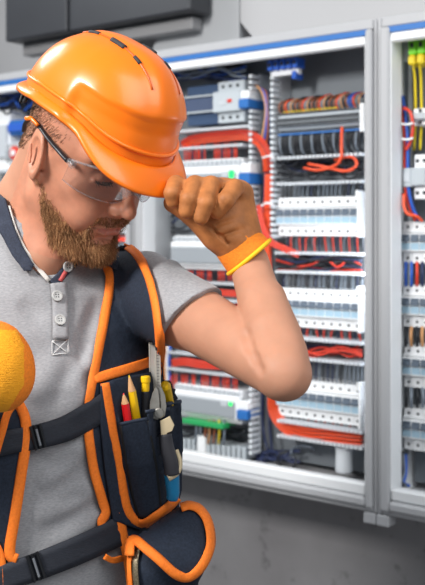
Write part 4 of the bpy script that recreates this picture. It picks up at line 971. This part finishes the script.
# the other glove, at the chest
G2 = Field((-0.42, 1.02, 1.28), (-0.17, 1.32, 1.52), 0.002)
hp = lambda x, y, Y: P3(x, y, Y)
G2.cap(hp(-14, 352, 1.19), hp(2, 382, 1.19), .036, .034, .02); G2.cap(hp(-30, 360, 1.2), hp(-5, 365, 1.19), .04, .045, .02); G2.cap(hp(-2, 344, 1.187), hp(1, 386, 1.187), .017, .017, .018)
for a, m_, b_, r in [((0, 334, 1.19), (9, 336, 1.20), (12, 342, 1.225), .0118), ((6, 350, 1.185), (18, 353, 1.195), (17, 357, 1.225), .0122), ((8, 368, 1.185), (21, 372, 1.195), (19, 375, 1.225), .0122), ((6, 385, 1.19), (18, 389, 1.2), (15, 392, 1.225), .0116)]:
    G2.cap(hp(*a), hp(*m_), r*1.0, r*.98, .0025); G2.cap(hp(*m_), hp(*b_), r*.98, r*.85, .002)
G2.cap(hp(-38, 345, 1.2), hp(-22, 312, 1.195), .02, .015, .015); G2.cap(hp(-22, 312, 1.195), hp(-10, 294, 1.195), .0135, .0095, .008)
G2.cap(hp(-38, 372, 1.19), hp(-70, 378, 1.19), .04, .036, .02)
Vg, Qg = G2.mesh(); c_ = (Vg[Qg[:, 0]]+Vg[Qg[:, 2]])/2; px_ = c_[:, 0]/c_[:, 1]*FPX+CX; py_ = HY-(c_[:, 2]-CAMZ)/c_[:, 1]*FPX
back = (px_ < 24-np.clip((345-py_)/2, 0, 30)-np.clip((py_-385)/1.6, 0, 40)) & (py_ > 330) & (c_[:, 1] < 1.20)
glove2 = mesh_obj('work_glove', relax(Vg, Qg, 1, .4), Qg, [M_knit, M_knity], person, back.astype(int)); glove2['label'] = 'orange knit glove closed in front of the chest'
# ------------------------------------------------------------------ the hard hat
QA, QB = math.radians(39), math.radians(28)
QF = np.array((math.cos(QA)*math.cos(QB), -math.sin(QA)*math.cos(QB), -math.sin(QB))); QL = np.array((math.sin(QA), math.cos(QA), 0)); QM = np.stack((QF, QL, np.cross(QF, QL)), 1); QO = np.array((-0.186, 1.390, 1.652))
def hh(x, y, z): return QO+QM@np.array((x, y, z), float)
M_hat = mat('glossy orange plastic', (246, 120, 18), 0.30, spec=.5, coat=.12)
M_hatin = mat('dark hat lining', (40, 40, 44), .7)
hat = empty('hard_hat', tuple(hh(0, 0, .06)), 'glossy orange hard hat with vent slots, worn by the person', 'hard hat')
def sst(a, b, x): t = np.clip((x-a)/(b-a), 0, 1); return t*t*(3-2*t)
def rim_r(ph):
    c, s = math.cos(ph), math.sin(ph); ax = .128 if c > 0 else .118; ay = .097; p = 2.25
    return 1/((abs(c)/ax)**p+(abs(s)/ay)**p)**(1/p)
def rim_z(ph):
    x = math.cos(ph); return float(np.interp(x, [-1, -.3, .2, .55, .8, 1], [.066, .077, .076, .067, .054, .045]))
ZTOP = .174; HX = .017
def dome(ph, t):
    """t 0 at the rim, 1 at the crown"""
    psi = t*math.pi/2; r0 = rim_r(ph); z0 = rim_z(ph); s = math.cos(psi)**(.80-.08*max(0, math.cos(ph))); z = z0+(ZTOP-z0)*math.sin(psi)**1.05
    x = r0*s*math.cos(ph)+HX; y = r0*s*math.sin(ph); c = math.cos(ph)
    # stepped front panel, below a crease
    if c > 0.15:
        zc = .108+.012*(1-c); m = float(sst(.22, .40, c))*float(sst(zc+.0025, zc-.0015, z)) ; m = m if z > z0+.0 else m
        k = 1-.075*m*min(1, max(0, (zc-z)/.03+.35)); x, y = x*k, y*k
    # raised middle ridge
    rr = math.exp(-(y/.024)**4)*float(sst(.1, .45, t))*float(sst(-.10, -.02, x)); z += .0045*rr; x += .003*rr*max(0, c)
    return np.array((x, y, z))
NP_, NT_ = 120, 44; vs = []
for i in range(NT_+1):
    for k in range(NP_): vs.append(hh(*dome(2*math.pi*k/NP_, min(.998, i/NT_))))
fs = [(i*NP_+k, i*NP_+(k+1) % NP_, (i+1)*NP_+(k+1) % NP_, (i+1)*NP_+k) for i in range(NT_) for k in range(NP_)]+[tuple(NT_*NP_+k for k in range(NP_))]
# rolled lower edge and inside
b = MB(); b.add(vs, fs, M_hat); shell = b.build('shell', hat, smooth=True, world=True)
md = shell.modifiers.new('thickness', 'SOLIDIFY'); md.thickness = .003; md.offset = -1
def brim_out(ph):
    c = math.cos(ph); base = .0075+.004*max(0, -c); f = float(sst(.45, .98, c)); return base+.021*f
b = MB(); vs = []; prof = [(-.003, .004, 0), (0, .003, 0), (.35, .001, 0), (.7, -.002, 1), (.95, -.0045, 1), (1, -.0065, 1), (.97, -.0095, 1), (.7, -.0065, 1), (.3, -.003, 0), (-.003, -.001, 0)]
for q, dz, _ in prof:
    for k in range(NP_):
        ph = 2*math.pi*k/NP_; c = math.cos(ph); r = rim_r(ph)*(1-.05*float(sst(.22, .40, c))); z = rim_z(ph); L = brim_out(ph); f = float(sst(.45, .98, c))
        rr = r+L*q if q >= 0 else r+q; drop = -.018*f*max(0, q)**1.4
        vs.append(hh(rr*math.cos(ph)+HX, rr*math.sin(ph), z+dz+drop))
n_ = len(prof); fs = [(i*NP_+k, i*NP_+(k+1) % NP_, ((i+1) % n_)*NP_+(k+1) % NP_, ((i+1) % n_)*NP_+k) for i in range(n_) for k in range(NP_)]
b.add(vs, fs, M_hat); b.build('brim', hat, smooth=True, world=True)
# raised rain gutter line above the brim
b = MB(); pts = []
for k in range(72):
    ph = 2*math.pi*k/72; p = dome(ph, .10); pts.append(hh(p[0]*1.008, p[1]*1.012, p[2]))
b.tube(pts, .0028, M_hat, n=8, smooth=2, closed=True); b.build('gutter', hat, smooth=True, world=True)
def on_dome(x, y):
    """height of the dome above (x, y) in the head's frame, with its normal"""
    ph = math.atan2(y, x-HX); lo, hi = 0.0, .998; rr = math.hypot(x-HX, y)
    for _ in range(30):
        m = (lo+hi)/2; p = dome(ph, m)
        if math.hypot(p[0]-HX, p[1]) > rr: lo = m
        else: hi = m
    return dome(ph, lo)
for s in (-1, 1):
    ln = [(-.045, s*.0255), (-.02, s*.027), (.01, s*.0285), (.04, s*.029), (.075, s*.0285), (.108, s*.0265)]
    seg = catmull([(*q, 0) for q in ln], 8); pp = [on_dome(q[0], q[1]) for q in seg]; up_ = []
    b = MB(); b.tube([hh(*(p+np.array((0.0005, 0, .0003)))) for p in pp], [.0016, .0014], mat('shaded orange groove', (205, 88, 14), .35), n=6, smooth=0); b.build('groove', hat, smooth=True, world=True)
    for i0, i1, rad in [(4, 11, .0030), (17, 25, .0042), (29, 33, .0028)]:
        b = MB(); b.tube([hh(*(p+np.array((.0006, 0, .0002)))) for p in pp[i0:i1]], rad, M_hatin, n=8, smooth=0); b.build('vent', hat, smooth=True, world=True)
# harness and adjusting band at the back
b = MB(); pts = [(-.098*math.cos(w)-.0, .083*math.sin(w), .066) for w in np.linspace(-1.9, 1.9, 24)]
b.tube([hh(*p) for p in pts], .004, M_hatin, n=8, smooth=0, flat=1.5); b.build('headband', hat, smooth=True, world=True)
for s in (-1, 1):
    b = MB(); b.tube([hh(-.085, s*.045, .068), hh(-.086, s*.052, .056), hh(-.072, s*.066, .046), hh(-.052, s*.078, .052), hh(-.046, s*.084, .068)], .0026, M_hatin, n=7); b.tube([hh(-.070, s*.072, .068), hh(-.072, s*.068, .054), hh(-.058, s*.080, .048)], .0022, M_hatin, n=7); b.build('harness_strap', hat, smooth=True, world=True)

# ------------------------------------------------------------------ safety glasses
gl = empty('safety_glasses', tuple(hw(.1, 0, .0)), 'clear safety glasses with black and orange arms, worn under the hat', 'glasses')
M_lens = clear('clear lens', (.96, .97, .98), .01, .03, .5); M_frame = mat('clear frame', (200, 206, 212), .15, alpha=.16)
vs = []; nu, nv = 28, 10
def lens_pt(u, v):
    w = u*1.22; x = .032+.090*math.cos(w)**.9; y = .0775*math.sin(w)/math.sin(1.22); bot = -.021+.016*math.exp(-(u/.16)**2)+.010*abs(u)**3; top = .026-.006*abs(u)**3
    z = bot+(top-bot)*v; return (x+.006*(1-abs(u))-.010*(1-v)*(1-abs(u)*.5), y, z)
for i in range(nu+1):
    for j in range(nv+1): vs.append(hw(*lens_pt(-1+2*i/nu, j/nv)))
b = MB(); b.add(vs, [(i*(nv+1)+j, i*(nv+1)+j+1, (i+1)*(nv+1)+j+1, (i+1)*(nv+1)+j) for i in range(nu) for j in range(nv)], M_lens)
ln = b.build('lens', gl, smooth=True, world=True); md = ln.modifiers.new('thickness', 'SOLIDIFY'); md.thickness = .0018; md.offset = 0
b = MB(); b.tube([hw(*lens_pt(-1+2*i/28, 1.0)) for i in range(29)], .0016, M_frame, n=6, smooth=0); b.build('brow_bar', gl, smooth=True, world=True)
b = MB(); b.tube([hw(*lens_pt(-1+2*i/28, 0.0)) for i in range(29)], .0009, M_frame, n=6, smooth=0); b.build('lower_edge', gl, smooth=True, world=True)
for s in (-1, 1):
    b = MB(); b.tube([hw(.062, s*.0785, .016), hw(.045, s*.0815, .021), hw(.02, s*.082, .026), hw(-.004, s*.0825, .033)], [.0056, .0042], M_black, n=8, flat=.6); b.tube([hw(-.004, s*.0825, .033), hw(-.022, s*.0835, .036), hw(-.032, s*.084, .026), hw(-.036, s*.080, .012)], [.0044, .0030], M_black, n=8, flat=.7)
    tm = b.build('temple', gl, smooth=True, world=True)
    b = MB(); b.tube([hw(-.004, s*.0862, .0350), hw(-.018, s*.0882, .0382), hw(-.028, s*.0882, .034)], [.0026, .0034], M_hat, n=8); b.build('orange_insert', tm, smooth=True, world=True)
    b = MB(); b.tube([hw(.062, s*.0785, .017), hw(.072, s*.0755, .014)], [.0042, .006], M_frame, n=8); b.build('hinge', gl, smooth=True, world=True)

# ------------------------------------------------------------------ the tool vest
M_trim = mat('orange binding', (250, 124, 30), 0.75, noise=((300, 300, 300), .12), bump=((600, 600, 600), .3, .001))
M_web = mat('black webbing', (34, 38, 48), 0.75, noise=((200, 200, 1200), .3), bump=((200, 200, 1500), .5, .001))
M_buck = mat('black plastic buckle', (22, 24, 28), 0.35)
vest = empty('tool_vest', bw(.05, .13, 1.2), 'dark navy tool vest with orange binding and black belts, worn over the grey polo', 'tool vest')
panel = [(113, 252), (104, 262), (107, 300), (97, 362), (90, 396), (90, 440), (100, 500), (110, 535), (128, 545), (150, 545), (176, 520), (176, 470), (170, 420), (163, 372), (160, 338), (155, 300), (143, 266), (132, 249), (122, 246)]
drape('chest_panel', SF, panel, M_navy, vest, off=.003, thick=.004, smooth_n=3)
tl = [(103, 258), (107, 268), (109.5, 278), (108, 296), (103, 325), (97, 355), (92, 380), (88, 405), (88, 432), (93, 468), (101, 498), (105, 512), (101, 521), (104, 527), (113, 523)]
ribbon('binding', SF, tl, (6.5, 8), M_trim, vest, off=.006, thick=.003, crown=.002)
ribbon('binding', SF, [(124, 246), (130, 249), (139, 258), (148, 275), (154, 295), (158, 318), (160.5, 345), (161, 372), (163, 396)], (6, 6), M_trim, vest, off=.006, thick=.003, crown=.002)
ribbon('binding', SF, [(94, 379), (110, 374), (130, 368), (152, 361)], 9, M_trim, vest, off=.007, thick=.003, crown=.001)
# side of the pocket unit: bulging front with tool slots
def pk_b(x, y):
    e = np.clip((y-398)/8, 0, 1)
    w = np.interp(x, [104, 118, 124, 134, 146, 149, 158, 166, 169, 175, 182], [.004, .008, .012, .020, .013, .013, .021, .017, .017, .022, .014]); return w*e+.004
drape('backing', SF, [(100, 384), (118, 378), (150, 372), (172, 384), (178, 405), (181, 440), (181, 490), (175, 508), (140, 530), (112, 520), (104, 470), (99, 420)], M_navy, vest, off=.009, thick=.004, step=3)
PKF = Field((-0.16, 1.20, 1.10), (0.0, 1.62, 1.46), .0035)
gx = [PKF.lo[i]+PKF.h*np.arange(PKF.n[i]) for i in range(3)]; G_ = np.stack(np.meshgrid(*gx, indexing='ij'), -1); PKF.F = SF.sample(G_).astype(np.float32); PKF.F = np.where(G_[..., 0] > .09, .5, PKF.F)
def col_pocket(pts, r, k=.006):
    for a, c in zip(pts[:-1], pts[1:]):
        A_, C_ = cast(SF, a[0], a[1], r*.55)[0], cast(SF, c[0], c[1], r*.55)[0]; PKF.cap(A_, C_, r, r, k)
col_pocket([(133, 418), (138, 455), (146, 500)], .021, .002); col_pocket([(155, 412), (160, 452), (164, 498)], .017, .002); col_pocket([(172, 412), (175, 450), (176, 490)], .012)
p1 = [(121, 424), (146, 419), (150, 440), (157, 470), (160, 505), (146, 517), (138, 516), (131, 490), (126, 455)]
p2 = [(146, 411), (168, 409), (170, 440), (172, 470), (173, 503), (158, 510), (155, 475), (150, 440)]
p3 = [(166, 404), (180, 402), (182, 440), (181, 490), (176, 506), (170, 505), (169, 450)]
p0 = [(104, 408), (117, 402), (121, 424), (127, 458), (133, 492), (139, 516), (131, 524), (120, 510), (112, 470)]
for q, nm in ((p0, 'side_pocket'), (p3, 'tool_slot'), (p1, 'pencil_pocket'), (p2, 'tool_slot')):
    drape(nm, PKF, q, M_navy, vest, off=.006, thick=.003, step=2.5)
ribbon('binding', PKF, [(104.5, 383), (108, 405), (113, 435), (118.5, 462), (122, 488), (126, 507), (133, 519), (143, 523), (155, 516), (167, 507), (177, 497)], (7, 8), M_trim, vest, off=.010, thick=.003, crown=.002)
ribbon('binding', PKF, [(118, 512), (121, 530), (127, 560), (131, 592)], (9, 7), M_trim, vest, off=.008, thick=.003, crown=.002)
M_hem = mat('navy pocket hem', (48, 58, 76), .75)
for q in ([(120, 424), (133, 421), (147, 418.5)], [(145, 411.5), (157, 410), (169, 409)], [(165, 404.5), (173, 403), (181, 402)]):
    ribbon('pocket_hem', PKF, q, 3.0, M_hem, vest, off=.0085, thick=.002, smooth=3, cols=2)
M_seam_shade = mat('black seam shade', (14, 16, 20), .8)  # dark lines along the pocket seams paint in the shade between pockets
for q in ([(147.5, 420), (151, 440), (156, 470), (160, 505)], [(121, 425), (126, 455), (132, 490), (139, 516)], [(168, 410), (170, 440), (172, 470), (173, 500)]):
    ribbon('seam', PKF, q, 2.2, M_seam_shade, vest, off=.0075, thick=.002, smooth=3, cols=1)
# the other front panel, at the left edge
drape('front_panel', SF, [(-30, 400), (12, 404), (24, 412), (27, 440), (22, 480), (17, 525), (13, 556), (10, 600), (-30, 600)], M_navy, vest, off=.004, thick=.004)
ribbon('binding', SF, [(18, 402), (25, 418), (26, 440), (21, 475), (15, 515), (10, 545), (11, 556), (17, 559)], (8, 9), M_trim, vest, off=.008, thick=.003, crown=.002)
ribbon('binding', SF, [(18, 400), (8, 412), (2, 432), (-6, 460)], 6, M_trim, vest, off=.012, thick=.003, crown=.001)
ribbon('binding', SF, [(-6, 540), (1, 556), (3, 580), (2, 598)], 6, M_trim, vest, off=.008, thick=.003, crown=.001)
# belts
def buckle(px, py, w, h, ang, parent):
    p = cast(SF, px, py, .014)[0]; nn = SF.grad(p[None], .02)[0]; nn = unit(nn); t = unit(np.cross((0, 0, 1), nn)); t = -t if t[0] < 0 else t; v = np.cross(nn, t); v = -v if v[2] < 0 else v
    c, s = math.cos(ang), math.sin(ang); T_, V_ = t*c+v*s, v*c-t*s; sc = p[1]/FPX; w, h = w*sc, h*sc
    b = MB(); b.tube([p+T_*x*w/2+V_*y*h/2 for x, y in ((-1, -1), (1, -1), (1, 1), (-1, 1))], .0022, M_buck, n=8, smooth=0, closed=True); b.tube([p-V_*h/2, p+V_*h/2], .0022, M_buck, n=8, smooth=0)
    b.tube([p-V_*h*.36+nn*.002, p+V_*h*.36+nn*.002], .0016, mat('grey buckle bar', (120, 124, 130), .4), n=8, smooth=0)
    return b.build('buckle', parent, world=True)
s1 = ribbon('belt', SF, [(-14, 448), (12, 441), (40, 436), (66, 428), (90, 415), (108, 404)], (23, 26), M_web, vest, off=.009, thick=.003)
buckle(38, 437, 9, 24, .25, s1)
s2 = ribbon('belt', SF, [(-14, 586), (12, 575), (40, 565), (75, 551), (104, 538), (122, 529)], (26, 28), M_web, vest, off=.009, thick=.003)
buckle(36, 567, 10, 28, .3, s2)
ribbon('binding', SF, [(104, 556), (112, 560), (122, 558)], 6, M_trim, vest, off=.011, thick=.003)

# ------------------------------------------------------------------ pouch on the hip
pouch = empty('tool_pouch', P3(165, 560, 1.36), 'navy flap pouch edged in orange, hanging from the vest at the hip', 'pouch')
PF = Field((-0.13, 1.18, 0.99), (0.02, 1.52, 1.22), .003)
PF.cap(P3(147, 560, 1.335), P3(188, 531, 1.40), .019, .024, .02); PF.cap(P3(148, 575, 1.335), P3(184, 562, 1.36), .022, .030, .03); PF.cap(P3(152, 610, 1.335), P3(184, 604, 1.37), .028, .028, .03)
Vp, Qp = PF.mesh(); mesh_obj('pouch_body', Vp, Qp, M_navy, pouch)
fl = [(133, 541), (150, 529), (172, 514), (190, 506), (200, 510), (208, 522), (212, 541), (208, 558), (198, 572), (186, 578), (174, 575), (158, 560), (145, 549)]
drape('flap', PF, fl, M_navy, pouch, off=.006, thick=.004, smooth_n=3)
ribbon('flap_binding', PF, [(181, 508.5), (186, 507), (190, 506.5), (199, 510), (207, 522), (210, 541), (206, 557), (197, 571), (186, 577), (174, 573), (158, 559), (146, 549), (136, 541), (131, 543), (130, 556)], 7.5, M_trim, pouch, off=.011, thick=.003, crown=.002)
ribbon('zipper', PF, [(139, 547), (136, 560), (136, 575), (138, 592)], 5, mat('metal zip teeth', (130, 118, 96), .4, metal=.6, noise=((500, 500, 500), .5)), pouch, off=.004, thick=.002)
ribbon('zip_binding', PF, [(133, 546), (130, 562), (131, 580), (133, 595)], 3.5, M_trim, pouch, off=.004, thick=.003)

# ------------------------------------------------------------------ tools in the pockets
def at(px, py, up_=.012, F=None): return cast(F or SF, px, py, up_)[0]
def pencil(name, tip, tail, r, m, label, up_=.016):
    a, c = at(*tail, up_), at(*tip, up_); c = a+(c-a); d = unit(c-a); L = np.linalg.norm(c-a); e = empty(name, tuple(a), label, 'pencil')
    b = MB(); b.lathe([(r, -.002), (r, L*.70)], m, 6, a, d); b.build('barrel', e, world=True)
    b = MB(); b.lathe([(r*.98, L*.70+.0002), (r*.25, L*.955)], mat('bare wood', (214, 164, 116), .6), 10, a, d); b.build('wood_tip', e, world=True)
    b = MB(); b.lathe([(r*.25, L*.956), (r*.05, L)], m, 8, a, d); b.build('lead', e, world=True); return e
pencil('pencil', (129, 375), (138, 428), .0058, M_yellow, 'thick yellow carpenter pencil, taller one in the vest pocket', .017)
pencil('pencil', (123.5, 393), (129, 428), .0054, mat('red paint', (222, 24, 30), .35), 'red pencil with bare wood tip, shorter one beside the yellow pencil', .021)
a, c = at(145, 425, .017), at(145.5, 376, .017); d = unit(c-a); L = np.linalg.norm(c-a)
e = empty('marker', tuple(a), 'black marker with bright yellow cap standing beside the pencils', 'marker')
b = MB(); b.lathe([(.0055, -.05), (.0055, L*.66), (.0045, L*.69)], M_dark, 14, a, d); b.build('barrel', e, world=True)
b = MB(); b.lathe([(.0052, L*.69), (.0056, L*.72), (.0056, L*.86), (.0068, L*.88), (.0068, L*.98), (.0058, L)], M_yellow, 14, a, d); b.build('cap', e, world=True)
# clear ruler
a = at(155.5, 412, .013); c = P3(154.5, 341, a[1]-.022); d = unit(c-a); s_ = unit(np.cross(d, unit(CAMP-a))); n_ = np.cross(s_, d); L = np.linalg.norm(c-a)
e = empty('ruler', tuple(a), 'clear plastic ruler sticking up behind the pliers', 'ruler')
def obox(b, o, X, Y, Z, hx, hy, z0, z1, m):
    b.add([o+X*x*hx+Y*y*hy+Z*z for z in (z0, z1) for y in (-1, 1) for x in (-1, 1)], [(0, 2, 3, 1), (4, 5, 7, 6), (0, 1, 5, 4), (2, 6, 7, 3), (0, 4, 6, 2), (1, 3, 7, 5)], m)
b = MB(); obox(b, a, s_, n_, d, .0075, .0012, -.002, L, mat('clear ruler plastic', (236, 234, 228), .25, alpha=.55)); b.build('blade', e, world=True)
b = MB()
for x in (-.0072, .0015, .0072): obox(b, a+s_*x+n_*.0014, s_, n_, d, .0009, .0003, -.002, L, mat('ruler edge', (206, 202, 192), .3))
for k in range(24): obox(b, a+s_*.0045+n_*.0014, s_, n_, d, .0022, .0002, L*(k+.2)/24, L*(k+.3)/24, M_dark)
b.build('graduations', e, world=True)
# yellow utility knife behind the pliers
a, c = at(170, 412, .022), at(165, 386, .022); d = unit(c-a); s_ = unit(np.cross(d, unit(CAMP-a))); n_ = np.cross(s_, d); L = np.linalg.norm(c-a)
e = empty('utility_knife', tuple(a), 'yellow handled knife with black end, behind the pliers', 'knife')
b = MB(); b.tube([a-d*.05, a+d*L*.4, a+d*L], [.0085, .0085], M_yellow, n=12); b.lathe([(.0085, L), (.006, L+.004), (.002, L+.0055)], M_yellow, 12, a, d); b.build('handle', e, world=True)
a2 = at(174, 420, .012); c2 = at(172.5, 407, .012); b = MB(); b.tube([a2, (a2+c2)/2, c2], .0055, M_dark, n=10); b.build('slide', e, world=True)
# pliers
M_steel = mat('worn grey steel', (156, 154, 148), .42, metal=.55, noise=(60, .25)); M_cream = mat('cream grip', (214, 196, 160), .55); M_teal = mat('teal blue grip', (20, 122, 170), .4); M_dgrip = mat('dark grey grip', (52, 52, 58), .55)
pl = empty('pliers', tuple(at(160, 415, .035)), 'steel pliers with teal, grey and cream grips, hooked over the vest pocket', 'pliers')
o0 = at(158, 405, .032); yv = o0[1]
def Q3(px, py, dy=0.0): return P3(px, py, yv+dy)
def plate(pts, y0, y1, m, b, bevel=.0015):
    """a thick plate with an outline across the view"""
    C_ = np.mean([Q3(*p) for p in pts], 0); n = len(pts); lays = [(y0, .94), (y0-bevel*-1, 1.0), (y1-bevel, 1.0), (y1, .94)]; vs = []
    for y, s in lays:
        for p in pts: q = Q3(p[0], p[1], y); cc = np.array((C_[0], q[1], C_[2])); vs.append(cc+(q-cc)*s)
    fs = [(i*n+k, i*n+(k+1) % n, (i+1)*n+(k+1) % n, (i+1)*n+k) for i in range(3) for k in range(n)]+[tuple(range(n)), tuple(3*n+k for k in range(n))]
    b.add(vs, fs, m)
b = MB(); plate([(156, 386), (152.5, 393), (150, 402), (149.5, 412), (152, 419), (158, 420), (160, 412), (159.5, 400), (158.5, 390)], -.006, .008, M_steel, b); b.build('jaw', pl, world=True)
b = MB(); plate([(158, 385.5), (160, 390), (161, 402), (161, 412), (160, 419), (165, 416), (166.5, 406), (165, 395), (161.5, 387)], -.004, .009, M_steel, b); b.build('jaw', pl, world=True)
b = MB(); b.lathe([(.0072, 0), (.0072, .0025), (.006, .0035)], M_steel, 20, Q3(159, 413, -.0045), (0, -1, 0)); b.build('pivot', pl, world=True)
b = MB(); plate([(160, 421), (170, 416), (174.5, 425), (172, 431), (167, 433), (166, 437), (161, 437)], -.009, .008, M_cream, b); b.build('guard', pl, world=True)
h1 = b = MB(); b.tube([Q3(165, 434, -.002), Q3(167, 448, -.004), Q3(171, 462, -.006), Q3(172.5, 474, -.006)], [.0092, .0112], M_dgrip, n=12); b.build('dark_handle', pl, smooth=True, world=True)
b = MB(); b.tube([Q3(176, 450, -.001), Q3(179.5, 462, -.003), Q3(177, 472, -.008), Q3(168, 478, -.012)], [.0036, .0052], M_cream, n=10); b.build('cream_edge', pl, smooth=True, world=True)
b = MB(); b.tube([Q3(171.5, 474, -.002), Q3(172.5, 484, -.001), Q3(173, 494, 0), Q3(172, 499, .001)], [.0105, .0080], M_teal, n=14); b.lathe([(.0075, 0), (.0045, .003), (.001, .004)], M_teal, 12, Q3(172, 498.6, .001), (0, 0, -1)); b.build('teal_handle', pl, smooth=True, world=True)
# ------------------------------------------------------------------ done
